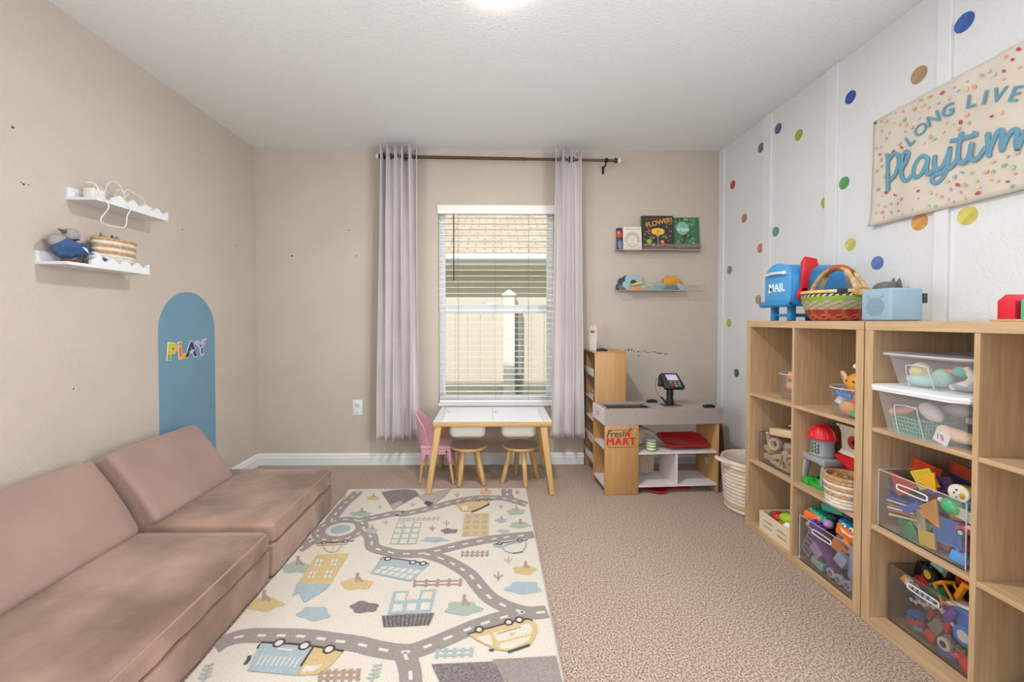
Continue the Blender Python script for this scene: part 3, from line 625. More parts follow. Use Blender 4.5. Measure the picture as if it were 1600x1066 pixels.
# ---------------------------------------------------------------- rug
rx0, rx1, ry0, ry1, rz = -.955, .217, 1.02, 2.742, .011
rug = thing('play_rug', 'cream road map play rug with roads, trees and little houses on the carpet', 'rug', ((rx0+rx1)/2, (ry0+ry1)/2, 0))
def pile(name, c, c2): return mat(name, c, .95, c2, 190, bump=.7, bscale=260, bdist=.006, sheen=.2, detail=2)
RC = ['rug_cream:dad1c4:ccc2b4','rug_grey:9c918b:877d79','rug_dark:5e5656:8d8280','rug_yellow:cfb582:c0a46e','rug_blue:a6b3b7:96a6ac','rug_green:a8b2a6:98a498','rug_brown:b09684:977d6c','rug_black:4c4646:383333','rug_tan:b5a79c:a0928a']
RM = []
for s_ in RC: n_, a_, b_ = s_.split(':'); RM.append(pile(n_, a_, b_))
CRM, GRY, DRK, YEL, BLU, GRN, BRN, BLK, TAN = range(9)
m = MB(); m.bb(rx0, rx1, ry0, ry1, .001, rz-.0005, mi=CRM, bev=.003)
m.tube([(rx0+.004, ry1-.001, .006), (rx1-.001, ry1-.001, .006), (rx1-.001, ry0, .006)], .0055, n=6, mi=TAN)
def onrug(p): return Vector((max(rx0+.004, min(rx1-.006, p[0])), max(ry0+.004, min(ry1-.006, p[1])), p[2]))
LY = [rz]
def lay():
    LY[0] += .00001; return LY[0]
def a3(pts): return [(280+x/3.27, 740+y/3.27) for x, y in pts]     # coordinates measured on two enlarged views of the rug
def a4(pts): return [(560+x/3.27, 740+y/3.27) for x, y in pts]
def a5(pts): return [(440+x/6.27, 750+y/6.27) for x, y in pts]
def a6(pts): return [(640+x/6.27, 750+y/6.27) for x, y in pts]
def rp(pts, z): return [onrug(PZ(x, y, z)) for x, y in pts]
def inside(p): return rx0+.002 < p.x < rx1-.003 and ry0+.002 < p.y < ry1-.003
def rpoly(pts, mi):
    z = lay(); m.poly([Vector((p.x, p.y, z)) for p in rp(pts, z)][::1], mi)
def rline(pts, w, mi, closed=False, smooth=0):
    z = lay(); P = rp(pts, z)
    if smooth: P = catmull(P, smooth, closed)
    m.ribbon(P, w, (0,0,1), mi=mi, closed=closed)
def road(pts, w=.07, smooth=8, dash=True):
    z = lay(); P = [p for p in catmull([PZ(x, y, z) for x, y in pts], smooth) if inside(Vector((p.x, p.y, z)))]
    if len(P) < 2: return
    m.ribbon(P, w, (0,0,1), mi=GRY); return (P, w)
ROADS = []
def addroad(pts, w=.07, **k):
    r = road(pts, w, **k)
    if r: ROADS.append(r)
addroad(a3([(915,92),(900,108),(850,150),(800,205),(770,255)]))
addroad(a3([(690,335),(600,395),(480,470),(400,560)]))
addroad(a3([(905,245),(1000,225),(1112,203)]) + a4([(240,205),(400,170),(480,147),(600,125),(700,125),(760,130),(860,158),(885,168)]))
addroad(a4([(765,66),(757,95),(770,130)]))
addroad(a3([(945,285),(980,325)]) + a4([(75,375),(150,400),(220,410),(350,405),(500,370),(620,345),(760,325),(900,312)]))
addroad(a4([(340,410),(450,445),(560,510),(620,580),(680,640),(780,690),(880,712),(985,703)]))
addroad(a4([(850,708),(740,735),(600,780),(480,830),(360,880),(250,912),(120,900),(0,872)]) + a3([(800,855),(620,832),(450,828),(330,830),(230,860),(130,930),(40,1010)]))
addroad(a4([(235,915),(262,1000),(268,1066),(270,1200),(265,1400)]))
# roundabout
c = PZ(*a3([(825,285)])[0], rz)
def circ(r, n=32): return [Vector((c.x+r*cos(2*pi*k_/n), c.y+r*sin(2*pi*k_/n)*.95, 0)) for k_ in range(n)]
z = lay(); m.ribbon([Vector((p.x, p.y, z)) for p in circ(.108)], .072, (0,0,1), mi=GRY, closed=True)
z = lay(); m.poly([Vector((p.x, p.y, z)) for p in circ(.076)], CRM); z = lay(); m.poly([Vector((p.x, p.y, z)) for p in circ(.052)], BLU)
z = lay()
for j in range(12):
    P = [Vector((c.x+.118*cos(a), c.y+.112*sin(a), z)) for a in [2*pi*j/12+.08*q for q in range(4)]]; m.ribbon(P, .011, (0,0,1), mi=CRM)
z = lay()
for P, w in ROADS:
    acc = 0; seg = []; on = True
    for a, b in zip(P, P[1:]):
        L_ = (b-a).length; n_ = max(1, int(L_/.006))
        for q in range(n_):
            p = a.lerp(b, q/n_); acc += L_/n_
            if on: seg.append(Vector((p.x, p.y, z)))
            if acc > (.036 if on else .03):
                if on and len(seg) > 2: m.ribbon([seg[0], seg[len(seg)//2], seg[-1]], .012, (0,0,1), mi=CRM)
                acc = 0; on = not on; seg = []
random.seed(11)
def blob(px, py, rx_, ry_, mi, lob=.12, fr=5):
    q = random.uniform(0, 6); pts = []
    for k_ in range(36):
        a = 2*pi*k_/36; r_ = 1+lob*sin(a*fr+q)+lob*.5*sin(a*3+q*2); pts.append((px+rx_*cos(a)*r_, py+ry_*sin(a)*r_))
    rpoly(pts, mi)
def tree(px, py, rx_, ry_, mi, h=None):
    blob(px, py, rx_, ry_, mi); h = h or ry_*1.5; w = .013 if rx_ > 15 else .008
    rline([(px+rx_*.0, py-ry_*.4), (px+rx_*.08, py-ry_*.5-h)], w, BRN); rline([(px+rx_*.06, py-ry_*.6-h*.5), (px+rx_*.35, py-ry_*.4)], w, BRN)
for t_ in [(564,803,17,4.5,GRN),(583,778.5,10,3.5,YEL),(535,777.5,7,3.5,YEL),(581,829,9,4.5,GRN),(464,887,25,9,GRN),(557,913,25,9,YEL),(411,944,30,11,YEL),
           (759,769,9.5,4.2,YEL),(806,800,14,5,GRN),(783,813.5,9,3.5,BLU),(812,821,16,5,GRN),(820,891,18,7,YEL),(723.6,951,28,11,GRN)]: tree(*t_)
for b_ in [(786,830,10,3,BLU),(702,830,13,4,DRK),(679,843.5,20,4,BLU),(818,919,27,10,BLU),(491,959,25,11,BLU),(569,949,22,9,DRK)]: blob(*b_)
def plant(px, py, s_, mi):
    w = .007; rline([(px, py+s_*.5), (px, py-s_*.5)], w, mi)
    for q in (0, .45): rline([(px-s_*.5, py-s_*.05+q*s_*.4-s_*.15), (px, py+s_*.35-s_*q*.5), (px+s_*.5, py-s_*.05+q*s_*.4-s_*.15)], w, mi)
for x_, y_, s_, c_ in [(505,110,8,BRN),(110,172,7,GRN),(278,160,7,GRN),(140,250,8,GRN),(378,280,9,BRN),(450,253,9,GRN),(728,168,8,GRN),(812,95,7,BRN),(766,443,11,BLU),(715,525,14,BRN)]: plant(560+x_/3.27, 740+y_/3.27, s_, c_)
for (x_, y_) in [(584,1053),(321,1053),(584,1053)]:
    rline([(x_-6, y_+18), (x_+6, y_-10)], .008, GRN)
    for q in range(4): rline([(x_-10+q*3, y_+6-q*6), (x_-2+q*2.6, y_+8-q*7), (x_+9+q*1.5, y_+3-q*6)], .008, GRN)
def fence_(p0_, p1_, h, n, mi, w=.006):
    for k_ in (.2, .7): rline([(p0_[0], p0_[1]+h*k_), (p1_[0], p1_[1]+h*k_)], w, mi)
    for i_ in range(n):
        t = i_/(n-1); x_ = p0_[0]+(p1_[0]-p0_[0])*t; y_ = p0_[1]+(p1_[1]-p0_[1])*t; rline([(x_+.8, y_-1), (x_-.8, y_+h)], w*1.4, mi)
A = lambda x_, y_: (560+x_/3.27, 740+y_/3.27); B3 = lambda x_, y_: (280+x_/3.27, 740+y_/3.27)
fence_(A(208,228), A(410,224), 5, 9, BLU, .004); fence_(A(530,398), A(660,396), 9, 6, BRN); fence_(A(288,545), A(522,540), 11, 5, BRN, .009); fence_(A(402,898), A(578,892), 14, 5, BLU, .008); fence_(B3(722,1005), B3(915,1000), 18, 6, BRN, .009)
def quad_uv(Q, u, v):
    a = (Q[0][0]+(Q[1][0]-Q[0][0])*u, Q[0][1]+(Q[1][1]-Q[0][1])*u); b = (Q[3][0]+(Q[2][0]-Q[3][0])*u, Q[3][1]+(Q[2][1]-Q[3][1])*u)
    return (a[0]+(b[0]-a[0])*v, a[1]+(b[1]-a[1])*v)
def grid_house(Q, nu, nv, mi, wi, fr=.22, skip=()):
    rpoly(Q, mi)
    for i_ in range(nu):
        for j in range(nv):
            if (i_, j) in skip: continue
            u0, u1, v0, v1 = (i_+fr)/nu, (i_+1-fr)/nu, (j+fr)/nv, (j+1-fr)/nv
            rpoly([quad_uv(Q, u0, v0), quad_uv(Q, u1, v0), quad_uv(Q, u1, v1), quad_uv(Q, u0, v1)], wi)
grid_house([A(198,250),A(325,248),A(295,360),A(158,362)], 3, 4, GRN, CRM, .14); rpoly([A(238,246),A(282,246),A(278,262),A(234,262)], CRM)
grid_house([A(543,205),A(668,203),A(665,318),A(528,320)], 3, 4, YEL, TAN, .2)
Q = [B3(705,415),B3(870,408),B3(770,565),B3(605,562)]; rpoly(Q, YEL)
for u_, v_ in ((.22,.3),(.7,.3),(.27,.7),(.76,.68)):
    a = quad_uv(Q, u_, v_); rpoly([(a[0]-3,a[1]-5.5),(a[0]+7,a[1]-5.8),(a[0]+3,a[1]+5),(a[0]-7,a[1]+5.4)], CRM)
    rline([(a[0]+2,a[1]-5.5),(a[0]-2,a[1]+5)], .004, GRY); rline([(a[0]-5,a[1]),(a[0]+5,a[1]-.3)], .004, GRY)
rpoly([B3(602,562),B3(775,565),B3(745,595),B3(640,660),B3(612,608),B3(575,628),B3(590,595)], BLU)
Q = [A(180,602),A(398,592),A(368,715),A(148,720)]; rpoly(Q, BLU)
rpoly([A(262,595),A(320,592),A(306,642),A(246,645)], CRM)
for q in ([A(196,612),A(245,610),A(235,648),A(184,650)],[A(330,607),A(380,604),A(370,640),A(320,642)],[A(180,668),A(228,667),A(222,703),A(172,705)],[A(252,665),A(298,664),A(290,700),A(245,702)],[A(322,660),A(366,659),A(360,696),A(314,698)]): rpoly(q, CRM)
Q = [A(120,727),A(390,712),A(362,775),A(128,786)]; rpoly(Q, DRK)
for i_ in range(12): rline([quad_uv(Q, (i_+.3)/12, .04), quad_uv(Q, (i_+.5)/12, .96)], .004, BLK)
def wheel(px, py, s_=.014):
    z = lay(); c_ = PZ(px, py, z); P = [Vector((c_.x+s_*cos(k_*pi/6), c_.y+s_*sin(k_*pi/6), z)) for k_ in range(12)]; m.poly(P, CRM)
    z = lay(); m.ribbon([Vector((p.x, p.y, z)) for p in P], .008, (0,0,1), mi=BLK, closed=True)
# bus
Q = [A(120,430),A(362,462),A(268,552),A(60,508)]; rpoly(Q, BLU)
Q2 = [A(128,470),A(330,492),A(262,545),A(68,505)]
for i_ in range(6):
    for j in range(2):
        u0, u1, v0, v1 = (i_+.14)/6, (i_+.86)/6, (j+.12)/2, (j+.88)/2; rpoly([quad_uv(Q2, u0, v0), quad_uv(Q2, u1, v0), quad_uv(Q2, u1, v1), quad_uv(Q2, u0, v1)], CRM)
rline([A(112,440),A(125,428),A(240,442),A(362,462)], .008, BLK); [wheel(*A(x_, y_)) for x_, y_ in ((150,436),(278,454),(330,460))]
# truck with lorry box
rpoly([B3(418,868),B3(684,884),B3(600,1032),B3(350,1008),B3(375,950)], BLU)
for i_ in range(9): rline([B3(425+i_*24, 930+i_*1.5), B3(395+i_*24, 978+i_*1.5)], .005, CRM)
rline([B3(500,893),B3(580,903)], .006, CRM)
rpoly([B3(690,886),B3(838,908),B3(770,985),B3(700,1028),B3(605,1030),B3(625,990)], YEL); rpoly([B3(640,985),B3(735,975),B3(690,1010),B3(625,1015)], CRM)
rline([B3(686,886),B3(620,985)], .008, BLK); rline([B3(400,892),B3(420,862),B3(560,868),B3(700,884),B3(840,908)], .009, BLK); rline([B3(360,930),B3(355,950),B3(335,975)], .012, BLK)
[wheel(*B3(x_, y_), .017) for x_, y_ in ((510,866),(640,880),(765,898))]
# yellow van
rpoly([A(560,820),A(700,780),A(880,745),A(912,770),A(915,810),A(885,870),A(775,910),A(700,900),A(600,850)], YEL)
rpoly([A(690,815),A(870,765),A(890,790),A(880,820),A(710,860)], CRM); rpoly([A(720,870),A(880,828),A(872,852),A(780,895),A(725,896)], CRM); rpoly([A(600,838),A(672,822),A(690,880),A(640,865)], CRM)
rline([A(708,820),A(770,802),A(830,784)], .006, GRY); rpoly([A(765,815),A(806,812),A(785,832)], YEL)
rline([A(560,820),A(640,797),A(760,765),A(860,742),A(890,752)], .008, BLK); rline([A(765,912),A(820,895),A(875,875)], .010, BLK); rline([A(668,902),A(692,902)], .009, BLK); [wheel(*A(x_, y_)) for x_, y_ in ((617,798),(768,760),(822,748))]
# small cars
rpoly([A(495,150),A(560,140),A(680,138),A(650,165),A(580,192),A(530,194),A(512,175)], YEL); rpoly([A(530,165),A(560,162),A(555,188),A(530,188)], CRM)
rline([A(480,158),A(560,142),A(620,134),A(690,134)], .007, BLK); rline([A(578,198),A(625,178),A(670,155)], .013, BLK); [wheel(*A(x_, y_), .010) for x_, y_ in ((530,147),(610,138),(650,136))]
rline([A(690,362),A(750,352),A(865,338)], .007, BLK); rline([A(735,368),A(755,398),A(820,404),A(850,380),A(858,348)], .007, BLU, smooth=4); rline([A(690,368),A(730,374),A(790,352),A(850,345)], .012, BLU); rline([A(790,408),A(840,400)], .006, BLK); [wheel(*A(x_, y_), .010) for x_, y_ in ((722,358),(825,342))]
rline([B3(700,355),B3(780,352),B3(895,343)], .007, BLK); rline([B3(700,362),B3(760,362),B3(860,356)], .014, YEL); rline([B3(735,366),B3(755,395),B3(800,398),B3(835,360)], .006, YEL, smooth=4); rline([B3(790,362),B3(785,396)], .005, YEL); [wheel(*B3(x_, y_), .010) for x_, y_ in ((740,354),(850,347))]
# mountains and blocks
rpoly([A(118,95),A(180,84),A(240,80),A(290,86),A(310,108),A(178,182)], DRK); rpoly([A(162,160),A(210,140),A(232,150),A(178,182)], TAN)
rpoly([A(300,112),A(400,92),A(478,70),A(440,118),A(375,165)], TAN); rpoly([A(333,150),A(352,138),A(384,150),A(362,168)], BLK)
rpoly([A(375,975),A(685,960),A(745,1066),A(830,1220),A(560,1240),A(425,1080)], DRK); rpoly([A(688,950),A(1010,932),A(1045,1066),A(1080,1210),A(830,1220),A(745,1066)], GRY)
for v_ in m.bm.verts:
    if v_.co.z > rz-.0001: v_.co.x = max(rx0+.003, min(rx1-.005, v_.co.x)); v_.co.y = max(ry0+.003, min(ry1-.005, v_.co.y))
m.obj('woven_pile', RM, rug, 0, world=True)
# ---------------------------------------------------------------- cube shelf units
def oak(name, stretch): return mat(name, (182,150,112), .5, (202,172,136), 6, stretch=stretch, detail=6, lo=.3, hi=.7)
M_oakv = oak('light_oak_upright', (14,14,1)); M_oakh = oak('light_oak_board', (14,1,14)); M_oakd = mat('oak_back_board', (150,126,96), .6, (166,142,110), 6, stretch=(14,14,1), detail=6)
SX0, SX1, ST, EDG = 1.385, 1.748, 1.122, .033
ROWZ = (.03, .376, .735)
def shelf_unit(label, y0, y1, ym):
    t = thing('cube_shelf_unit', label, 'shelf', ((SX0+SX1)/2, (y0+y1)/2, 0), group=None)
    for a in (y0, y1-EDG): m = MB(); m.bb(SX0, SX1, a, a+EDG, .001, ST-EDG, bev=.0012); m.obj('side_panel', M_oakv, t, 0, world=True)
    m = MB(); m.bb(SX0, SX1, y0, y1, ST-EDG+.0005, ST, bev=.0012); m.obj('top_board', M_oakh, t, 0, world=True)
    m = MB(); m.bb(SX0+.001, SX1, y0+EDG, y1-EDG, .001, ROWZ[0], bev=.001); m.obj('bottom_board', M_oakh, t, 0, world=True)
    m = MB(); m.bb(SX0+.001, SX1, ym-.0075, ym+.0075, ROWZ[0], ST-EDG, bev=.001); m.obj('divider', M_oakv, t, 0, world=True)
    m = MB(); m.bb(SX1, SX1+.004, y0+.004, y1-.004, .01, ST-.004); m.obj('back_board', M_oakd, t, 0, world=True)
    for z_ in ROWZ[1:]:
        for a, b in ((y0+EDG, ym-.0075), (ym+.0075, y1-EDG)):
            m = MB(); m.bb(SX0+.002, SX1, a+.0003, b-.0003, z_-.015, z_, bev=.001); m.obj('shelf_board', M_oakh, t, 0, world=True)
    return t
shelf_unit('light oak cube shelf unit nearer the window, wooden blocks and silo toy inside', 1.539, 2.258, 1.905)
shelf_unit('light oak cube shelf unit at the right edge, two clear plastic bins inside', .815, 1.533, 1.1745)

# ---------------------------------------------------------------- toys: one maker per kind, each toy its own thing
def T(name, label, cat, p, rot=(0,0,0), group=None): return thing(name, label, cat, p, rot=rot, group=group)
BND = [None, None]
def brick(p, rot, c, label, w=.03, l=.045, h=.022, group=None, name='building_brick'):
    if BND[0]: h_ = max(l, w)*.55; p = (p[0], min(BND[1]-h_, max(BND[0]+h_, p[1])), p[2])
    t = T(name, label, 'toy brick', p, rot, group); m = MB(); m.box((0,0,0), (w, l, h), bev=.0015); m.obj('body', pl(c, .3), t)
    m = MB(); nx = max(1, round(w/.016)); ny = max(1, round(l/.016))
    for i in range(nx):
        for j in range(ny): m.cyl(((i-(nx-1)/2)*w/nx, (j-(ny-1)/2)*l/ny, h/2), ((i-(nx-1)/2)*w/nx, (j-(ny-1)/2)*l/ny, h/2+.005), .005, n=12)
    m.obj('studs', pl(c, .3), t); return t
def tile(p, rot, c, label, kind='sq', s=.07, group=None):
    t = T('magnetic_tile', label, 'magnetic tile', p, rot, group)
    P = {'sq': [(-.5,-.5),(.5,-.5),(.5,.5),(-.5,.5)], 'tri': [(-.5,-.4),(.5,-.4),(0,.55)], 'rt': [(-.5,-.5),(.5,-.5),(-.5,.5)], 'rec': [(-.5,-1),(.5,-1),(.5,1),(-.5,1)]}[kind]
    m = MB(); m.ribbon([(x*s*.93, y*s*.93, -.003) for x, y in P], s*.09, (0,0,1), thick=.006, closed=True); m.obj('rim', pl(c, .25), t, 0)
    m = MB(); m.prism([(x*s*.88, y*s*.88, -.0015) for x, y in P], (0,0,.003)); m.obj('pane', milky('tile_'+c, c, .72, .15), t, 0); return t
def wheelm(m, c, r, w, axis=(0,1,0), mi=0, hub=1):
    a = Vector(axis); c = Vector(c); m.cyl(c-a*w/2, c+a*w/2, r, n=24, mi=mi, bev=r*.15); m.cyl(c-a*w*.53, c+a*w*.53, r*.55, n=18, mi=hub)
def clear_bin(label, x0, x1, y0, y1, z0, h, matl, edge, slot=True, cat='bin'):
    t = thing('clear_bin', label, cat, ((x0+x1)/2, (y0+y1)/2, z0)); th = .003
    m = MB(); m.bb(x0, x1, y0, y1, z0+.0005, z0+th); m.obj('base', matl, t, 0, world=True)
    for (a, b, c, d) in ((x0, x0+th, y0, y1), (x1-th, x1, y0, y1), (x0+th, x1-th, y0, y0+th), (x0+th, x1-th, y1-th, y1)):
        m = MB(); m.bb(a, b, c, d, z0+th, z0+h); m.obj('wall', matl, t, 0, world=True)
    m = MB(); m.tube([(x0+.0015, y0+.0015, z0+h), (x0+.0015, y1-.0015, z0+h), (x1-.0015, y1-.0015, z0+h), (x1-.0015, y0+.0015, z0+h)], .002, n=6, closed=True)
    for yy in (y0, y1): m.tube([(x0+.001, yy, z0+.003), (x0+.001, yy, z0+h)], .0018, n=6)
    m.obj('rim', edge, t, world=True)
    m = MB(); m.tube([(x0+.001, y0+.003, z0+.002), (x0+.001, y1-.003, z0+.002)], .0025, n=6); m.obj('lower_edge', pl('33302e', .3), t, world=True)
    if slot:
        ym = (y0+y1)/2+.02; w = .042; zc = z0+h-.035; pts = [(x0-.001, ym-w+.0, zc-.009), (x0-.001, ym+w, zc-.009), (x0-.001, ym+w+.008, zc), (x0-.001, ym+w, zc+.009), (x0-.001, ym-w, zc+.009), (x0-.001, ym-w-.008, zc)]
        m = MB(); m.tube(catmull(pts, 3, True), .0022, n=6, closed=True); m.obj('handle_slot', pl('e8eaee', .15), t, world=True)
    return t
M_acr = clear('clear_acrylic', (250,250,252), .2, .985, .03, .03); M_smk = clear('smoky_acrylic', (238,234,232), .25, .96, .03, .02)
M_edge = milky('acrylic_edge', (225,228,235), .55, .1); M_sedge = milky('smoky_edge', (120,112,108), .6, .1)

# --- far unit, top row: two clear tubs
def jar(label, c, r, h):
    t = thing('clear_tub', label, 'tub', c); m = MB(); m.lathe([(0, .001), (r*.86, .001), (r*.9, .006), (r, h), (r-.004, h), (r*.9-.004, .008), (0, .006)], n=40); m.obj('tub_wall', M_acr, t, 60)
    m = MB(); m.tube([(r*cos(2*pi*i/36), r*sin(2*pi*i/36), h) for i in range(36)], .003, n=6, closed=True); m.obj('rim', M_edge, t)
    for s_ in (-1, 1): m = MB(); m.tube(catmull([(s_*.3*r, r, h*.9), (s_*.3*r, r+.02, h*.8), (s_*.3*r, r+.02, h*.4), (s_*.3*r, r*.95, h*.3)], 4), .004, n=6); 
    m.obj('handle', M_edge, t); return t
j1 = (1.50, 2.035, .7355); jar('clear round tub of orange toys in the top cube farthest from the viewer', j1, .075, .125)
j2 = (1.475, 1.665, .7355); jar('clear round tub heaped with wooden toys in the top cube beside the seam', j2, .088, .115)
def ring_toy(p, r, th, c, label, rot, group=None):
    t = T('toy_ring', label, 'toy ring', p, rot, group); m = MB(); m.tube([(r*cos(2*pi*i/28), r*sin(2*pi*i/28), 0) for i in range(28)], th, n=12, closed=True); m.obj('ring', pl(c, .45), t); return t
def egg(p, r, c, label, rot=(0,0,0), dots=None):
    t = T('toy_ball', label, 'toy ball', p, rot); m = MB(); m.ball((0,0,0), r, n=24); m.obj('body', pl(c, .4), t)
    if dots:
        m = MB(); rr_ = r if isinstance(r, float) else r[0]
        for a in (-.35, .35): m.ball((-rr_*.9, rr_*a, rr_*.25), rr_*.09, n=10)
        m.obj('eyes', pl(dots, .3), t)
    return t
def J(j, dx, dy, dz): return (j[0]+dx, j[1]+dy, j[2]+dz)
brick(J(j1,-.02,-.02,.11), (.2,.3,.2), 'e89a28', 'orange block on top in the far clear tub', .05, .05, .03)
egg(J(j1,-.025,-.01,.065), (.03,.03,.025), 'e8a080', 'peach toy in the middle of the far clear tub')
egg(J(j1,-.01,-.025,.025), (.03,.026,.02), 'e8b840', 'yellow toy at the bottom of the far clear tub')
brick(J(j1,.02,.03,.05), (.4,.2,.6), 'd05a28', 'red orange block deep in the far clear tub', .035, .05, .03)
egg(J(j2,-.01,-.025,.135), .046, 'd8923e', 'round orange wooden face toy on top of the near clear tub', dots='2a2220')
ring_toy(J(j2,-.0,.055,.145), .028, .008, 'd8b07c', 'tan wooden ring standing in the near clear tub', (R(70),0,R(60)))
t = T('toy_bone', 'white bone shaped toy lying across the top of the near clear tub', 'toy', J(j2,.01,-.03,.20), (0,R(10),0)); m = MB(); m.cyl((0,.035,.0),(0,-.035,-.006), .008)
for s_ in (-1,1):
    for d_ in (-1,1): m.ball((d_*.008, s_*.038, 0), .011, n=12)
m.obj('body', pl('e6dcd0', .5), t)
egg(J(j2,-.03,-.06,.165), (.02,.028,.014), 'e06a80', 'pink oval toy on top of the near clear tub')
egg(J(j2,-.03,-.005,.035), (.034,.04,.03), 'e0a468', 'light orange wooden toy low in the near clear tub')
egg(J(j2,-.04,-.045,.018), (.022,.032,.014), '4fae6a', 'green bean shaped toy at the bottom of the near clear tub')
brick(J(j2,-.045,.01,.085), (.1,.0,.1), '2f7fc8', 'blue block band in the near clear tub', .012, .07, .018)
brick(J(j2,-.05,-.052,.07), (.5,.2,.3), 'd8362c', 'small red block in the near clear tub', .02, .024, .015)
brick(J(j2,-.02,.05,.05), (.3,.5,.3), 'e4e0da', 'white block at the far side of the near clear tub', .03, .03, .03)
egg(J(j2,.035,.02,.05), (.035,.035,.04), '8fb0d8', 'pale blue toy behind the others in the near clear tub')

# --- far unit, middle row left: box of wooden blocks
bx = (1.42, 1.72, 1.925, 2.195)
clear_bin('clear box of natural wooden blocks in the far unit middle row', *bx, ROWZ[1], .155, M_smk, M_sedge, slot=False)
M_blkw = wood('raw_block_wood', (214,184,146), (226,198,162), (1,14,1)); M_blkl = wood('pale_block_wood', (228,206,176), (236,216,190), (1,14,1))
def WB(x, y, z): return (x, y, ROWZ[1]+z)
def wblock(kind, p, rot, label, m_=None, **k):
    t = T('wooden_block', label, 'wooden block', p, rot); m = MB()
    if kind == 'plank': m.box((0,0,0), k['s'], bev=.002)
    elif kind == 'arch':
        a_ = [(0, k['r']*cos(R(i*12)), k['r']*sin(R(i*12))) for i in range(16)]; b_ = [(0, k['q']*cos(R(i*12)), k['q']*sin(R(i*12))) for i in range(15, -1, -1)]
        for i in range(15): m.prism([a_[i], a_[i+1], b_[14-i], b_[15-i]], (k['w'], 0, 0))
    elif kind == 'tri':
        P = [(0,-k['r'],0),(0,k['r'],0),(0,0,k['h'])]; m.ribbon(P, .012, (1,0,0), closed=True, thick=k['w'])
    elif kind == 'ring': m.lathe([(k['q'], -.012), (k['r'], -.012), (k['r'], .012), (k['q'], .012)], n=28, closed=True, rot=(0, pi/2, 0))
    elif kind == 'cyl': m.cyl((0,0,-k['h']/2), (0,0,k['h']/2), k['r'], bev=.002)
    m.obj('block', m_ or M_blkw, t); return t
wblock('plank', WB(1.46,2.05,.185), (R(-8),0,R(4)), 'long wooden plank block lying across the top of the wooden blocks', s=(.05,.16,.035))
wblock('tri', WB(1.55,2.06,.205), (R(0),0,R(20)), 'hollow wooden triangle roof block behind the plank', M_blkl, r=.07, h=.055, w=.03)
wblock('ring', WB(1.445,2.105,.115), (0,R(0),R(18)), 'round wooden ring block in the box of wooden blocks', M_blkl, r=.03, q=.017)
wblock('ring', WB(1.465,2.035,.112), (0,0,R(-12)), 'second wooden ring block, right of the first ring', r=.026, q=.014)
wblock('arch', WB(1.435,1.975,.045), (R(8),0,R(4)), 'pale wooden rainbow arch block at the near end of the box', M_blkl, r=.055, q=.042, w=.03)
wblock('arch', WB(1.44,1.975,.045), (R(8),0,R(4)), 'smaller wooden arch block nested in the pale arch', r=.034, q=.02, w=.02)
wblock('tri', WB(1.43,2.03,.012), (0,0,0), 'hollow pale wooden triangle standing at the front of the box', M_blkl, r=.035, h=.085, w=.02)
wblock('plank', WB(1.445,2.14,.035), (0,0,R(5)), 'short wooden beam at the far bottom of the block box', s=(.03,.06,.03))
wblock('plank', WB(1.445,2.15,.075), (R(15),0,0), 'stubby wooden beam above the far bottom of the block box', s=(.03,.05,.022))
wblock('plank', WB(1.45,2.165,.125), (R(75),0,0), 'wooden stick standing upright at the far end of the block box', s=(.014,.07,.012))
wblock('plank', WB(1.45,2.085,.055), (R(-20),0,0), 'tilted pale block in the middle of the block box', M_blkl, s=(.03,.07,.025))
wblock('plank', WB(1.45,1.985,.135), (R(-15),0,R(-3)), 'pale flat block near the rim of the block box', M_blkl, s=(.03,.075,.016))
wblock('cyl', WB(1.52,2.10,.10), (R(60),0,0), 'wooden cylinder block behind the rings', r=.022, h=.06)
wblock('plank', WB(1.53,2.03,.06), (R(10),R(10),0), 'large wooden block in the depth of the block box', s=(.06,.12,.08))
wblock('plank', WB(1.45,2.09,.018), (R(5),0,R(4)), 'pale block lying on the bottom of the block box', M_blkl, s=(.03,.08,.02))

# --- far unit, middle row right: silo toy, barn toy, rope basket
s0 = (1.475, 1.838, ROWZ[1]+.0005)
t = thing('toy_silo', 'toy tower with red dome on grey stilts above a green base', 'toy tower', s0)
m = MB(); m.bb(-.04,.04,-.06,.048,0,.02, bev=.003); m.bb(-.05,-.01,.02,.055,.0,.03, bev=.003); m.obj('base', pl('2fae3c', .4), t)
m = MB(); m.lathe([(0,.02),(.038,.02),(.042,.045),(.036,.045),(.034,.026),(0,.026)], (0,-.025,0), n=28); m.obj('drum', pl('27a03a', .4), t)
m = MB(); m.lathe([(0,.03),(.02,.04),(.022,.06),(.006,.085),(0,.085)], (0,-.02,0), n=16); m.obj('funnel', pl('2450b8', .4), t)
for yy in (-.055, .05):
    m = MB(); m.prism([(-.045, yy, .02), (-.03, yy, .02), (-.022, yy, .08), (-.01, yy, .115), (-.035, yy, .115), (-.042, yy, .08)], (0, .014, 0), bev=.002); m.obj('leg', pl('a2a4a6', .45), t)
m = MB(); m.bb(-.045,.04,-.068,.066,.115,.14, bev=.003); m.cyl((0,-.01,.10),(0,-.01,.115),.02); m.obj('deck', pl('9da0a2', .45), t)
m = MB(); m.lathe([(0,.14),(.044,.14),(.047,.15),(.044,.155),(.044,.21),(.048,.215),(.048,.22),(0,.22)], n=36); m.obj('cage', pl('8f969c', .4), t)
m = MB(); m.grid(lambda u, v: (-.0455*cos((u-.5)*1.3), .0455*sin((u-.5)*1.3), .158+.046*v), 10, 6, matfn=lambda a, b: (a*3+b*2) % 4); m.obj('sticker', [pl('2c3a50', .4), pl('c8b040', .4), pl('3a6aa0', .4), pl('4c8a4a', .4)], t)
m = MB(); m.lathe([(.054,.22),(.056,.225),(.05,.245),(.036,.268),(.018,.28),(.009,.282),(.009,.29),(0,.291)], n=36)
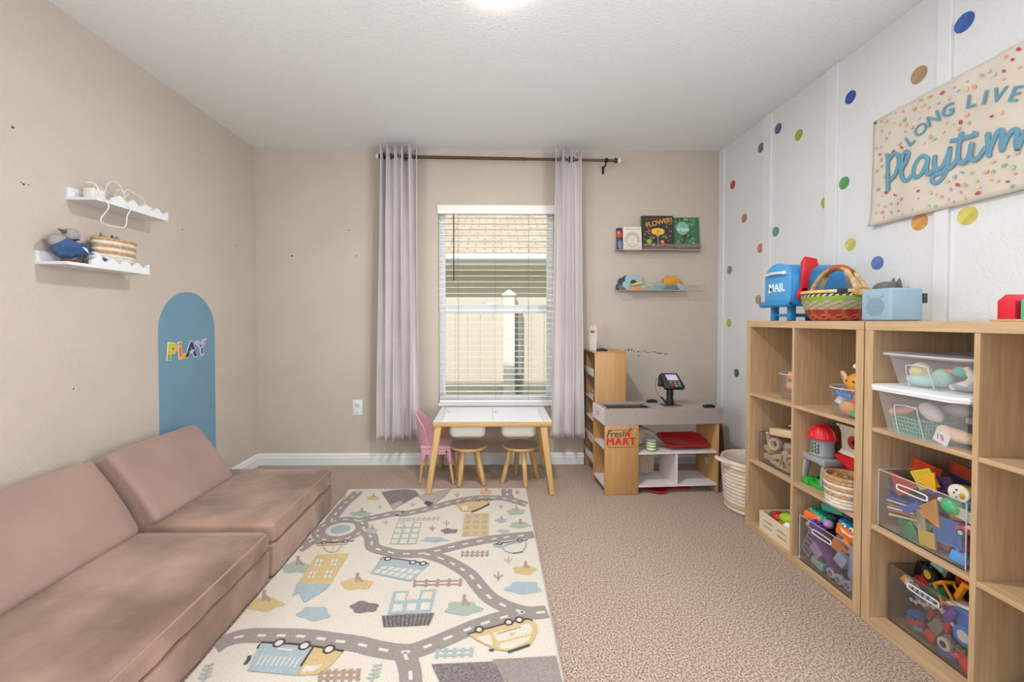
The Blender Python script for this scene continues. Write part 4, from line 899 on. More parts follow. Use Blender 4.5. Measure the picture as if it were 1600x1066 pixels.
for i in range(10): a = 2*pi*i/10; m.tube(catmull([(.054*cos(a),.054*sin(a),.228),(.042*cos(a),.042*sin(a),.262),(.01*cos(a),.01*sin(a),.283)], 4), .0022, n=5)
m.obj('dome', pl('d8222a', .35), t)
t = thing('toy_barn', 'cream and red toy barn front beside the silo toy, cut off by the shelf post', 'toy barn', (1.52, 1.742, ROWZ[1]+.0005), group=None)
m = MB(); m.prism([(0,-.055,.175),(0,.055,.175),(0,.055,.185),(0,.045,.19),(0,.05,.26),(0,.065,.29),(0,-.06,.29),(0,-.05,.26),(0,-.045,.19)], (.02,0,0))
for i in range(9): m.bb(-.002,0,-.04+i*.01,-.038+i*.01,.19,.28)
m.bb(-.006,.03,-.062,.07,.285,.296, bev=.002); m.bb(-.006,.03,-.055,.058,.168,.178, bev=.002); m.obj('wall', pl('ded5c2', .5), t)
m = MB(); m.lathe([(.012,-.002),(.028,-.002),(.028,.002),(.012,.002)], (-.002,-.015,.232), n=24, closed=True, rot=(0,pi/2,0)); m.bb(-.003,.0,-.02,-.01,.215,.25, mi=1); m.bb(-.003,.0,-.034,.004,.228,.236, mi=1); m.obj('round_window', [pl('b83a28', .4), pl('2e221e', .4)], t, 0)
m = MB(); m.bb(.0,.05,-.05,.05,.0,.165, bev=.003); m.prism([(-.03,-.045,.125),(-.03,.05,.165),(.0,.05,.165),(.0,-.045,.165)], (0,0,-.01)); m.obj('red_base', pl('c41c24', .4), t)
M_jute = mat('brown_jute', (166,122,76), .9, c2=(204,168,122), nscale=90, bump=.5, bscale=120, stretch=(1,1,2)); M_ropew = mat('white_cotton_rope', (226,218,206), .9, c2=(208,198,184), nscale=60, bump=.4, bscale=150)
def rope_basket(name, label, c, r0, r1, h, n, cols, sx=1, sy=1):
    t = thing(name, label, 'basket', c); P = [(0,.001)] + coil(r0, r1, .002, h, n) + [(r1-.012, h), (r0-.014, .01), (0, .008)]
    m = MB(); m.lathe(P, n=44, matfn=lambda i, k: cols[min(n-1, max(0, (i-1)//5))] if i < 5*n+1 else cols[-1], sx=sx, sy=sy); m.obj('basket_wall', [M_ropew, M_jute], t, 60); return t
rope_basket('rope_basket', 'brown and white striped rope basket in front of the silo toy', (1.425, 1.652, ROWZ[1]+.0005), .066, .077, .125, 9, [0,0,0,1,0,1,0,1,1])
for i, (dx, dy, c) in enumerate([(-.02,-.02,'b8703a'),(.02,.01,'8a5a30'),(-.02,.03,'c88a48'),(.015,-.04,'a04a28')]):
    brick((1.425+dx, 1.652+dy, ROWZ[1]+.098), (.3*i,.4,.7*i), c, 'small wooden toy in the striped rope basket, %s' % ['nearest to the viewer','at the back','towards the window','darkest red one'][i], .03, .034, .02, name='small_toy')

# --- far unit, bottom row left: slotted crate with vegetables
cr = (1.40, 1.70, 1.925, 2.155, ROWZ[0])
t = thing('wooden_crate', 'cream wooden crate with slots in the bottom row of the far unit', 'crate', ((cr[0]+cr[1])/2, (cr[2]+cr[3])/2, cr[4]))
M_crt = mat('cream_crate_wood', (226,208,176), .5, (232,216,188), 8)
x0, x1, y0_, y1_, z0 = cr; h = .098
def slotwall(m, axis, fixed, th, a0, a1):
    """board with four slots: built from rails and posts"""
    def B(u0, u1, v0, v1):
        if axis == 'y': m.bb(fixed, fixed+th, u0, u1, z0+v0, z0+v1)
        else: m.bb(u0, u1, fixed, fixed+th, z0+v0, z0+v1)
    mid = (a0+a1)/2; 
    for v0, v1 in ((.001,.030),(.037,.057),(.064,h)): B(a0, a1, v0, v1)
    for v0, v1 in ((.030,.037),(.057,.064)): B(a0, a0+.03, v0, v1); B(mid-.018, mid+.018, v0, v1); B(a1-.03, a1, v0, v1)
for ax, fx, a0, a1 in (('y', x0, y0_, y1_), ('y', x1-.008, y0_, y1_), ('x', y0_, x0+.008, x1-.008), ('x', y1_-.008, x0+.008, x1-.008)):
    m = MB(); slotwall(m, ax, fx, .008, a0, a1); m.obj('slotted_board', M_crt, t, 0, world=True)
m = MB(); m.bb(x0+.008, x1-.008, y0_+.008, y1_-.008, z0+.001, z0+.008); m.obj('base', M_crt, t, 0, world=True)
def veg(name, label, p, r, c, rot=(0,0,0), leaf=None):
    t = T(name, label, 'toy food', p, rot); m = MB(); m.ball((0,0,0), r, n=20); m.obj('body', pl(c, .35), t)
    if leaf: m = MB(); m.cyl((0,0,r[2]*.9),(0,0,r[2]*1.25), .005, .003, n=8); m.lathe([(0,r[2]*.96),(r[0]*.4,r[2]*.9)], n=6); m.obj('stem', pl(leaf, .5), t)
zc = z0
veg('toy_apple', 'red toy apple in the slotted crate', (1.45, 2.085, zc+.088), (.034,.034,.032), 'b8202a', (R(20),R(-30),0), '3a6a30')
veg('toy_pear', 'lime green toy fruit on top of the slotted crate', (1.45, 2.015, zc+.118), (.03,.045,.026), 'a4c62a', (R(-15),0,R(10)))
veg('toy_potato', 'brown toy potato in the slotted crate', (1.44, 2.035, zc+.07), (.022,.026,.034), 'b0773a', (R(10),0,0))
veg('toy_egg', 'white toy egg in the slotted crate', (1.435, 1.99, zc+.078), (.024,.026,.032), 'efe9e0')
veg('toy_lettuce', 'dark green toy vegetable at the far end of the slotted crate', (1.46, 2.125, zc+.078), (.03,.02,.026), '3e7a58')
veg('toy_tomato', 'small red toy tomato beside the toy apple', (1.44, 2.065, zc+.048), (.024,.024,.022), 'c8302c', leaf='3a6a30')
wblock('plank', (1.53, 2.06, zc+.125), (R(-12),R(6),0), 'thin wooden board lying on the slotted crate', s=(.03,.10,.007))
veg('toy_orange', 'orange toy fruit at the back of the slotted crate', (1.52, 2.0, zc+.09), (.034,.034,.034), 'd8852c')
veg('toy_aubergine', 'purple toy fruit at the back of the slotted crate', (1.55, 2.08, zc+.07), (.03,.03,.028), '5a2c58')

# --- far unit, bottom row right: bin of vehicles and blocks
bA = (1.402, 1.72, 1.578, 1.872)
clear_bin('clear bin of orange and purple toys in the bottom row of the far unit', *bA, ROWZ[0], .205, M_smk, M_edge)
BND[:] = [1.583, 1.868]
def A_(dx, y, z): return (1.402+dx, y, ROWZ[0]+z)
t = T('toy_dumper', 'orange toy truck with blue smiling face on top of the heap', 'toy truck', A_(.06, 1.645, .235), (R(8), 0, R(8))); 
m = MB(); m.bb(-.035,.05,-.055,.055,-.03,.0, bev=.006); m.bb(-.04,-.005,-.05,.05,-.01,.022, bev=.006); m.obj('body', pl('ee7a22', .3), t)
m = MB(); m.bb(-.042,-.0,-.045,.045,.02,.042, bev=.008); m.obj('brow', pl('2d98c8', .3), t)
m = MB()
for yy in (-.016, .016): m.ball((-.044, yy, .03), (.005,.011,.008), n=12, mi=0); m.ball((-.048, yy, .03), (.003,.005,.004), n=10, mi=1)
m.prism([(-.0415,-.03,.010),(-.0415,-.018,-.002),(-.0415,.018,-.002),(-.0415,.03,.010),(-.0415,.0,.003)], (-.003,0,0), mi=0); m.obj('face', [pl('f0efe8', .3), pl('2b2b30', .3)], t, 0)
m = MB(); m.bb(-.038,.05,-.045,.045,-.055,-.032, bev=.003); m.obj('grey_chassis', pl('7d7770', .4), t)
def toycar(name, label, p, rot, c, c2, s_=1.0, hub='c8ccd2'):
    t = T(name, label, 'toy vehicle', p, rot); m = MB(TM((0,0,0), sc=s_)); m.prism([(-.05,-.02,.0),(.05,-.02,.0),(.052,-.02,.018),(.028,-.02,.022),(.016,-.02,.04),(-.022,-.02,.04),(-.034,-.02,.022),(-.052,-.02,.018)], (0,.04,0), bev=.003); m.obj('body', pl(c, .3), t)
    m = MB(TM((0,0,0), sc=s_)); m.prism([(.022,-.0205,.023),(.012,-.0205,.037),(-.018,-.0205,.037),(-.028,-.0205,.023)], (0,.041,0)); m.obj('windows', pl(c2, .2), t, 0)
    for x_ in (-.03,.03):
        for y_ in (-.021,.021): m = MB(TM((0,0,0), sc=s_)); wheelm(m, (x_, y_, 0), .0145, .010); m.obj('wheel', [pl('26262a', .5), pl(hub, .3)], t)
    return t
t = T('ladder_panel', 'grey plastic ladder panel leaning inside the far end of the bin', 'toy panel', A_(.02, 1.828, .115), (R(22), 0, R(4))); m = MB(); m.bb(-.004,.004,-.024,-.016,-.08,.08); m.bb(-.004,.004,.016,.024,-.08,.08)
for i in range(7): m.bb(-.004,.004,-.016,.016,-.08+i*.025,-.072+i*.025)
m.obj('ladder', pl('8f97a8', .4), t, 0)
t = T('purple_slab', 'purple plank shaped toy slanting down behind the bin front', 'toy block', A_(.025, 1.745, .095), (R(42), 0, R(2))); m = MB(); m.box((0,0,0), (.02,.17,.04), bev=.004); m.obj('slab', pl('7a3f96', .35), t)
brick(A_(.018, 1.79, .085), (R(38),0,0), 'c49ad0', 'lilac brick in the bin of purple toys', .018, .055, .045)
brick(A_(.03, 1.80, .145), (.6,.2,.4), 'b8c8e0', 'pale blue brick below the handle slot', .022, .026, .02)
brick(A_(.025, 1.665, .115), (.4,.1,.1), 'a8b8d8', 'pale blue toy block in the middle of the bin', .03, .045, .045)
brick(A_(.02, 1.605, .13), (.05,.0,.0), '8fb2e4', 'light blue panel at the near end of the bin', .02, .03, .12)
brick(A_(.022, 1.785, .03), (.2,.1,.1), '8fc0b0', 'mint green brick on the bottom of the bin', .024, .06, .028)
for i, (yy, c, zz) in enumerate([(1.715,'b8c2dc',.032),(1.675,'aeb8d4',.03),(1.632,'a4b0d0',.03)]):
    t = T('toy_roller', 'pale grey toy wheel on the bin bottom, %s' % ['farthest of three','middle of three','nearest of three'][i], 'toy tyre', A_(.022, yy, zz), (0,0,0), 'grey toy wheels at the bottom of the bin'); m = MB(); wheelm(m, (0,0,0), .021, .016, (1,0,0)); m.obj('wheel', [pl(c, .4), pl('6f7a90', .4)], t)
brick(A_(.04, 1.70, .155), (.3,.3,.3), 'e88028', 'orange block below the smiling truck', .035, .045, .04)
brick(A_(.035, 1.845, .215), (.1,.2,.5), 'e8702a', 'orange toy piece at the far rim of the bin', .04, .065, .03)
brick(A_(.06, 1.82, .225), (.2,.1,.2), '38a892', 'teal toy piece lying at the far end of the bin', .06, .08, .025)
brick(A_(.09, 1.775, .275), (R(-8),.05,.2), '3aa898', 'teal toy boat shape on top of the heap', .06, .09, .028)
brick(A_(.10, 1.70, .25), (.2,.3,.1), '5a2a86', 'dark purple block behind the teal shape', .06, .05, .05)
brick(A_(.02, 1.79, .185), (.4,0,.2), '6a3aa0', 'violet piece behind the handle slot', .025, .06, .035)
brick(A_(.022, 1.83, .178), (.5,.2,.2), 'c4cce0', 'light grey piece left of the handle slot', .02, .035, .028)
brick(A_(.03, 1.60, .062), (.3,.2,.1), 'e86a2a', 'small orange piece at the near end of the bin', .025, .03, .035)
brick(A_(.07, 1.72, .09), (.1,.1,.2), '2e2a40', 'dark block in the depth of the bin', .06, .11, .09)
brick(A_(.08, 1.62, .08), (.1,.1,.0), '3a3048', 'dark violet block at the near end in the depth of the bin', .06, .06, .12)
ring_toy(A_(.03, 1.655, .178), .022, .008, 'f08a2a', 'orange ring under the smiling truck', (0, R(80), 0))
brick(A_(.025, 1.70, .07), (R(35),0,0), '4a2f6a', 'dark purple wedge beside the purple slab', .018, .06, .03)
veg('toy_ball', 'lilac toy ball at the rim of the bin', A_(.045, 1.765, .215), (.02,.02,.018), 'b48ac8')


random.seed(21)
for (c, cn), (yy, zz_, dx, pl_) in zip([('5a3a9a', 'violet'), ('e8d048', 'yellow'), ('3a70c8', 'cobalt blue'), ('c83a48', 'crimson'), ('48a070', 'sea green'), ('a8b0c8', 'silver grey'), ('f0883a', 'tangerine'), ('6a4890', 'plum')], [(1.84, 0.05, 0.06, 'low at the far end'), (1.81, 0.1, 0.07, 'halfway up at the far end'), (1.765, 0.04, 0.06, 'low near the middle'), (1.72, 0.2, 0.1, 'high near the middle'), (1.68, 0.04, 0.07, 'low right of the middle'), (1.65, 0.07, 0.06, 'above the wheels'), (1.61, 0.19, 0.06, 'high at the near end'), (1.62, 0.04, 0.07, 'low at the near end')]):
    brick((1.402+dx, yy, ROWZ[0]+zz_), (random.uniform(-.7,.7), random.uniform(-.3,.3), random.uniform(-.5,.5)), c, cn+' block '+pl_+' in the bin of purple toys', random.uniform(.02,.03), random.uniform(.035,.055), random.uniform(.02,.032))

# ---------------------------------------------------------------- near unit top row: plastic storage boxes
M_mlk = clear('frosted_box_plastic', (252,252,255), .3, .97, .18, .16); M_lid = mat('white_lid_plastic', (236,236,240), .3)
def sbox(label, cx, cy, z0, w0, d0, w1, d1, h, rot, lidh, liftlip):
    t = thing('storage_box', label, 'storage box', (cx, cy, z0), rot)
    m = MB(); c_ = .03; loft(m, [ring(w0, d0, c_, .0006), ring(w1, d1, c_, h)], capB=False); m.obj('box_wall', M_mlk, t, 40)
    m = MB(); loft(m, [ring(w1+.006, d1+.006, c_, h-.004), ring(w1+.010, d1+.010, c_, h-.002), ring(w1+.010, d1+.010, c_, h+lidh), ring(w1+.002, d1+.002, c_, h+lidh+.002)]); 
    if liftlip: m.obj('lid', M_lid, t, 40)
    else: m.obj('lid', M_mlk, t, 40)
    m = MB(); e = .002
    for s_ in (1,):
        y_ = d0*.45; m.tube(catmull([(-w0-.001, y_, .005), (-w1+.002, y_*.95, h*.62), (-w1+.001, y_*.9-.01, h*.72), (-w1+.001, -y_*.3, h*.72), (-w1+.001, -y_*.45, h*.6), (-w0-.001, -y_*.5, .005)], 4), .0015, n=6)
    m.obj('moulded_rib', M_edge, t); 
    m = MB(); m.tube([p for p in ring(w1+.010, d1+.010, c_, h+lidh*.5)], .0028, n=6, closed=True); m.obj('rim', M_edge if not liftlip else M_lid, t); return t
BZ = ROWZ[2]
sbox('lower clear storage box with white lid sticking out of the near unit', 1.535, 1.345, BZ, .155, .118, .178, .138, .148, R(3), .014, True)
UZ = BZ+.148+.0165
sbox('upper clear storage box stacked on the white lid', 1.545, 1.345, UZ, .130, .115, .150, .134, .105, R(2), .007, False)
# upper box contents
M_mint = 'a9d6c6'
t = thing('plush_nest', 'mint plush with yellow round belly in the upper storage box', 'plush toy', (1.46, 1.385, UZ+.001)); m = MB(); m.ball((0,0,.025), (.045,.05,.024)); m.ball((.02,-.035,.035), (.03,.03,.03)); m.obj('body', pl(M_mint, .8), t)
m = MB(); m.ball((-.01,.005,.052), (.026,.032,.03)); m.obj('collar', pl('d8c6b8', .8), t); m = MB(); m.ball((-.022,.003,.052), (.02,.025,.022)); m.obj('belly', pl('e0cf8a', .7), t)
t = thing('plush_duck', 'plush duck with teal head and orange beak in the upper storage box', 'plush toy', (1.475, 1.285, UZ+.001)); m = MB(); m.tube(catmull([(0,.03,.01),(-.005,.0,.02),(-.005,-.02,.032),(0,-.025,.05),(0,-.005,.075)], 6), lambda u: .012-.004*abs(u-.4)); m.obj('neck', pl('e4dccb', .8), t)
m = MB(); m.ball((-.002,.005,.062), (.018,.022,.017)); m.obj('head', pl('52b0a8', .7), t); m = MB(); m.cyl((-.008,.02,.06),(-.012,.044,.064), .008,.003, n=10); m.obj('beak', pl('e88040', .6), t); m = MB(); m.ball((.02,-.0,.016), (.04,.04,.016)); m.obj('body', pl('9aa0a6', .8), t)
# lower box contents
t = thing('toy_basket', 'mint green lattice toy basket in the lower storage box', 'toy basket', (1.46, 1.395, BZ+.001))
m = MB(TM((0,0,0)))
for k_ in range(5): w_ = .048+.003*k_; m.tube([p for p in [(x,y,.002+.014*k_) for x,y in rr(w_, w_*1.05, .018)]], .0022, n=5, closed=True)
for k_ in range(9):
    for sx_ in (-1,1):
        v = -.04+.01*k_; m.tube([(sx_*.047, v, .002), (sx_*.06, v*1.2, .058)], .0018, n=5); m.tube([(v, sx_*.05, .002), (v*1.2, sx_*.063, .058)], .0018, n=5)
m.bb(-.045,.045,-.046,.046,.0005,.003); m.obj('lattice', pl('62b08e', .4), t)
t = T('toy_carrot', 'orange toy carrot lying on the mint basket', 'toy food', (1.43, 1.43, BZ+.075), (R(-22), 0, R(8))); m = MB(); m.lathe([(0,-.05),(.005,-.048),(.014,-.0),(.017,.03),(.01,.04),(0,.041)], n=16, rot=(-pi/2,0,0)); m.obj('body', pl('e0a27c', .6), t)
veg('toy_cup', 'white rounded toy leaning in the mint basket', (1.45, 1.355, BZ+.085), (.024,.04,.024), 'ece2dc', (R(35),0,0)); veg('toy_mushroom', 'grey round toy behind the mint basket', (1.52, 1.335, BZ+.095), (.03,.04,.022), 'b4a0a0')
t = thing('printed_sheet', 'white sheet printed with grey arches standing in the lower storage box', 'paper sheet', (1.56, 1.275, BZ+.001)); m = MB(); m.bb(0,.002,-.075,.075,.05,.14); m.obj('paper', pl('eae9ea', .6), t, 0)
for cy_ in (-.04, .035):
    m = MB(); 
    for k_ in range(3): m.ribbon([(-.0005, cy_+(.012+.010*k_)*cos(R(a)), .085+(.012+.010*k_)*sin(R(a))) for a in range(0, 181, 15)], .0015, (-1,0,0))
    for k_ in range(7): a = R(15+25*k_); m.ribbon([(-.0005, cy_+.034*cos(a), .085+.034*sin(a)), (-.0005, cy_+.045*cos(a), .085+.045*sin(a))], .0015, (-1,0,0))
    m.obj('arch_print', pl('8d8f94', .6), t, 0)
t = T('toy_croissant', 'golden brown toy bread loaf at the near end of the lower box', 'toy food', (1.435, 1.262, BZ+.034), (R(6),0,R(5))); m = MB(); m.ball((0,0,0), (.028,.055,.02)); m.ball((-.003,.03,.006), (.02,.024,.015)); m.obj('crust', mat('bread_crust', (224,180,138), .6, c2=(238,216,190), nscale=30), t)
t = T('care_label', 'small white label with red mark hanging from the toy bread', 'label', (1.405, 1.285, BZ+.012), (R(18),0,0)); m = MB(); m.bb(-.0,.001,-.022,.022,-.008,.03); m.obj('tag', pl('e6e4ea', .6), t, 0); m = MB(); m.ribbon([(-.0006,-.008,.004),(-.0006,.004,.02)], .009, (-1,0,0)); m.ribbon([(-.0006,.008,.002),(-.0006,.014,.02)], .003, (-1,0,0), mi=1); m.obj('print', [pl('d0607a', .6), pl('444448', .6)], t, 0)
veg('toy_plate', 'blue grey flat toy on the bottom behind the toy bread', (1.53, 1.27, BZ+.012), (.05,.05,.008), '60697c')

# --- near unit, middle row: magnetic tiles
bB = (1.408, 1.72, 1.212, 1.495)
clear_bin('clear bin of magnetic tiles in the middle row of the near unit', *bB, ROWZ[1], .205, M_acr, M_edge)
BND[:] = [1.218, 1.490]
def Bp(px, py, x): v = PX(px, py, x); return (x, min(1.478, max(1.205, v.y)), max(ROWZ[1]+.02, v.z))
def zoomB(x, y, xx): return Bp(1340+x/5.33, 700+y/5.33, xx)
FX = (0, R(-90), 0)    # face a flat tile towards the room
def ft(x, y, xx, c, label, kind='sq', s=.07, roll=0, yaw=0): 
    p = zoomB(x, y, xx); Rm = Euler((0, 0, yaw)).to_matrix() @ Matrix(((0,0,1),(-1,0,0),(0,1,0))).to_3x3() @ Euler((0,0,roll)).to_matrix()
    t = tile(p, tuple(Rm.to_euler()), c, label, kind, s); return t
ft(440,710,1.425,'3f8a62','green triangle tile at the lower left of the tile bin','tri',.075,0,.2)
ft(580,760,1.424,'d8b84a','yellow square tile at the bottom of the tile bin','sq',.05,.1)
ft(750,700,1.43,'2f6fb8','large blue square tile facing the bin front','sq',.08,.12)
ft(560,620,1.45,'c9c49a','pale yellow tile in the middle of the tile bin','rt',.075,-.6)
ft(610,520,1.425,'e0962e','orange triangle tile in the middle of the tile bin','tri',.085,-.35)
ft(560,650,1.46,'7fae9a','pale green triangle tile behind the pale yellow one','tri',.06,-1.2)
ft(360,290,1.45,'c8482c','red triangle tile at the far rim of the tile bin','tri',.08,.8,.3)
ft(570,180,1.50,'d8481e','large orange red tile topping the heap','rec',.045,1.35,.2)
ft(560,260,1.44,'d8c23a','yellow and green square tile under the orange red tile','sq',.06,.5,.2)
ft(600,270,1.43,'f0b428','amber triangle tile over the yellow square','tri',.06,-.4,.15)
ft(310,330,1.47,'5a4a86','violet tile near the far end of the heap','sq',.06,.4,.5)
ft(720,320,1.48,'5a3a66','dark purple tile behind the white round toy','sq',.06,.3)
ft(650,400,1.50,'8a3448','wine red tile in the depth of the tile bin','sq',.08,.5)
ft(880,200,1.56,'c05030','rust coloured tile lying at the back right of the heap','rec',.04,1.4)
ft(960,560,1.46,'3a8aa8','teal tile at the near end of the tile bin','sq',.06,.6)
ft(890,250,1.58,'3a5aa0','dark blue tile at the back right of the heap','rec',.035,1.45)
for i, (c, z_) in enumerate([('3c5ea8',.118),('b8c4dc',.106),('b07a52',.094),('c9d6e8',.084),('c8643c',.076),('d8cc9a',.062)]):
    t = tile((1.46, 1.44, ROWZ[1]+z_), (R(-6), 0, .1*i), c, '%s tile lying flat in the stack at the far end' % ['dark blue','pale blue','brown','icy white','rust','straw coloured'][i], 'sq', .075)
brick(zoomB(460,500,1.43), (R(-38),0,0), '3a62ac', 'dark blue bar brick slanting under the handle slot', .02, .07, .02)
p = zoomB(790,490,1.425); t = T('toy_bulb', 'round green toy at the bin front above the blue tile', 'toy', p, (R(20),0,0)); m = MB(); m.ball((0,0,0), (.024,.03,.026)); m.obj('body', pl('48a868', .3), t); m = MB(); m.ball((-.004,.032,-.002), .008, n=10); m.obj('knob', pl('e8d8c8', .4), t)
p = zoomB(845,380,1.46); t = T('toy_giraffe_face', 'white round toy face with orange spots on the heap', 'toy', p, (0,0,R(10))); m = MB(); m.lathe([(0,-.004),(.026,-.004),(.028,0),(.026,.004),(0,.004)], n=24, rot=(0,pi/2,0)); m.obj('disc', pl('eee6d8', .4), t)
m = MB(); m.ball((-.004,-.010,-.004), (.002,.008,.010), n=10); m.ball((-.004,.004,.010), (.003,.003,.003), n=8, mi=1); m.ball((-.004,.010,.0), (.003,.003,.003), n=8, mi=1); m.ball((-.004,.004,-.012), (.003,.002,.002), n=8, mi=1); m.obj('face_print', [pl('e0a030', .4), pl('2a2624', .4)], t)
veg('toy_dome', 'yellow dome toy beside the white round face', zoomB(930,370,1.50), (.03,.045,.018), 'c89a2c')
brick(zoomB(865,920,1.42), (.2,.1,.3), '4a9ae0', 'bright blue puzzle brick on the bin bottom', .02, .036, .03)
t = toycar('toy_car', 'red and white toy car at the near end of the tile bin', zoomB(985,735,1.44), (0,0,R(100)), 'd8323e', 'e8dcc8', .8)
brick(zoomB(1010,990,1.43), (.1,.1,.3), '7ab0d8', 'light blue brick beside the bright blue one', .02, .03, .02)
brick(zoomB(960,660,1.52), (.1,.1,.3), '2e2c30', 'dark block in the depth of the tile bin', .06, .05, .12)
brick(zoomB(700,560,1.56), (.1,.3,.3), '4c3a44', 'dark wine block in the depth of the tile bin', .06, .16, .12)
brick(zoomB(640,880,1.46), (.05,.1,.3), '8a5048', 'dull red brick lying on the bin bottom', .03, .09, .02)
ft(880,555,1.418,'c9d4bc','cream and teal tile under the green round toy','rec',.03,1.45)


random.seed(22)
for (c, cn), (yy, zz_, dx, pl_) in zip([('c84a2a', 'rust red'), ('3a9a5a', 'leaf green'), ('4a5ac0', 'indigo'), ('e8c030', 'golden'), ('8a3a7a', 'magenta'), ('d87a30', 'orange'), ('3a90c0', 'cyan blue'), ('b03038', 'cherry red')], [(1.47, 0.14, 0.07, 'high at the far end'), (1.44, 0.03, 0.06, 'low at the far end'), (1.4, 0.17, 0.09, 'high left of the middle'), (1.37, 0.04, 0.08, 'low left of the middle'), (1.34, 0.2, 0.1, 'highest in the middle'), (1.3, 0.12, 0.09, 'behind the blue tile'), (1.27, 0.19, 0.08, 'high at the near end'), (1.25, 0.05, 0.07, 'low at the near end')]):
    brick((1.408+dx, yy, ROWZ[1]+zz_), (random.uniform(-.7,.7), random.uniform(-.3,.3), random.uniform(-.5,.5)), c, cn+' block '+pl_+' in the tile bin', random.uniform(.02,.03), random.uniform(.035,.055), random.uniform(.02,.032))

# --- near unit, bottom row: vehicles
BND[:] = [1.210, 1.487]
bC = (1.447, 1.725, 1.205, 1.492)
clear_bin('smoky clear bin of toy diggers and tractors in the bottom row of the near unit', *bC, ROWZ[0], .205, M_smk, M_sedge)
def zoomC(x, y, xx): v = PX(1340+x/5.173, 860+y/5.173, xx); return (xx, min(1.475, max(1.21, v.y)), max(ROWZ[0]+.022, v.z))
t = T('toy_digger', 'yellow orange toy digger lying on top of the vehicle heap', 'toy digger', zoomC(730,320,1.50), (R(-40), 0, R(-8)))
MO = pl('f0a01e', .3); m = MB()
for a, b in (((0,.05,-.03),(0,.045,.02)),((0,.0,-.035),(0,.005,.02)),((.03,.05,-.03),(.03,.045,.02)),((.03,.0,-.035),(.03,.005,.02))): m.tube([a, b], .004, n=6)
m.bb(-.006,.036,-.0,.05,.018,.028, bev=.003); m.bb(-.008,.038,-.005,.056,-.045,-.03, bev=.003); m.obj('cab', MO, t)
m = MB(); m.prism([(.008,-.0,-.03),(.008,-.06,.0),(.008,-.095,-.025),(.008,-.10,-.015),(.008,-.06,.014),(.008,.0,-.014)], (.012,0,0)); m.obj('boom', MO, t, 0)
m = MB(); m.prism([(-.005,-.09,-.02),(-.005,-.13,-.028),(-.005,-.125,-.055),(-.005,-.10,-.05)], (.035,0,0), bev=.002); m.obj('bucket', pl('e8921a', .3), t)
m = MB(); wheelm(m, (.0,.045,.05), .026, .016, (1,0,0)); m.obj('wheel', [pl('26241f', .5), pl('d8a838', .4)], t)
t = T('toy_tractor', 'blue toy tractor with white fender at the near end of the vehicle bin', 'toy tractor', zoomC(930,640,1.468), (R(-25), 0, R(0)))
m = MB(); m.bb(.0,.05,-.05,.05,-.015,.035, bev=.010); m.bb(.0,.045,-.02,.04,.03,.055, bev=.006); m.obj('body', pl('2a78d8', .3), t)
m = MB(); m.prism([(-.004,-.06,.045),(-.004,.045,.06),(-.004,.05,.066),(-.004,-.06,.054)], (.055,0,0)); m.prism([(-.004,-.062,.045),(-.004,-.055,.045),(-.004,-.055,-.01),(-.004,-.062,-.01)], (.055,0,0)); m.obj('white_frame', pl('f0f0f0', .3), t)
for yy, r_ in ((.03,.032),(-.04,.024)): m = MB(); wheelm(m, (-.002, yy, -.025), r_, .016, (1,0,0)); m.obj('wheel', [pl('2f80e0', .4), pl('e8e8e8', .4)], t)
t = T('toy_racer', 'large red rounded toy on the bin bottom at the near end', 'toy vehicle', zoomC(940,960,1.475), (0,0,R(0))); m = MB(); m.ball((0,-.01,0), (.026,.05,.03)); m.ball((0,.045,.006), (.018,.02,.014)); m.obj('body', pl('d8323a', .3), t)
for i, (x, y, r_, c) in enumerate([(705,760,.020,'3a3434')]):
    t = T('toy_roller', 'white walled toy wheel low in the vehicle bin', 'toy tyre', zoomC(x, y, 1.462)); m = MB(); m.cyl((-.006,0,0),(.006,0,0), r_, mi=1, bev=.002); m.cyl((-.0075,0,0),(.0075,0,0), r_*.5, mi=0); m.obj('wheel', [pl(c, .5), pl('d8cfc6', .4)], t)
ft2 = lambda x, y, xx: zoomC(x, y, xx)
t = T('toy_excavator', 'blue white toy crane arm at the front of the vehicle heap', 'toy', zoomC(500,335,1.46), (R(6),0,0)); m = MB(); m.bb(-.004,.006,-.045,.045,-.006,.006, bev=.001); m.bb(-.006,.008,.03,.045,-.006,.016); 
for i in range(4): m.bb(-.005,.007,-.035+.017*i,-.028+.017*i,-.007,.007, mi=1)
m.obj('arm', [pl('dfe6f0', .3), pl('3c64a8', .3)], t, 0)
t = T('toy_crane_tower', 'grey lattice toy tower standing in the vehicle heap', 'toy', zoomC(600,240,1.51), (R(-25),0,0)); m = MB()
for yy in (-.012,.012): m.tube([(0,yy,-.04),(0,yy,.04)], .0025, n=6)
for i in range(5): m.tube([(0,-.012,-.04+.016*i),(0,.012,-.024+.016*i)], .002, n=5)
m.obj('lattice', pl('9aa6c8', .3), t)
t = T('toy_plane', 'purple and white toy plane behind the handle slot', 'toy plane', zoomC(745,530,1.463), (R(30),0,0)); m = MB(); m.ball((0,0,0), (.01,.014,.032)); m.obj('fuselage', pl('6a3aa8', .3), t); m = MB(); m.prism([(0,-.03,-.02),(0,.03,-.02),(0,.0,.0)], (.003,0,0)); m.obj('wing', pl('e2dcee', .3), t, 0)
t = T('toy_chain', 'row of small pale toy figures strung across the vehicle bin', 'toy', zoomC(560,440,1.465), (R(-22),0,0)); m = MB(); m.tube([(0,.06,0),(0,-.06,-.004)], .0025, n=6)
for i in range(8): m.ball((0,.055-.015*i,.003*(-1)**i), (.005,.0045,.007), n=8)
m.obj('figures', pl('d8d0c6', .4), t)
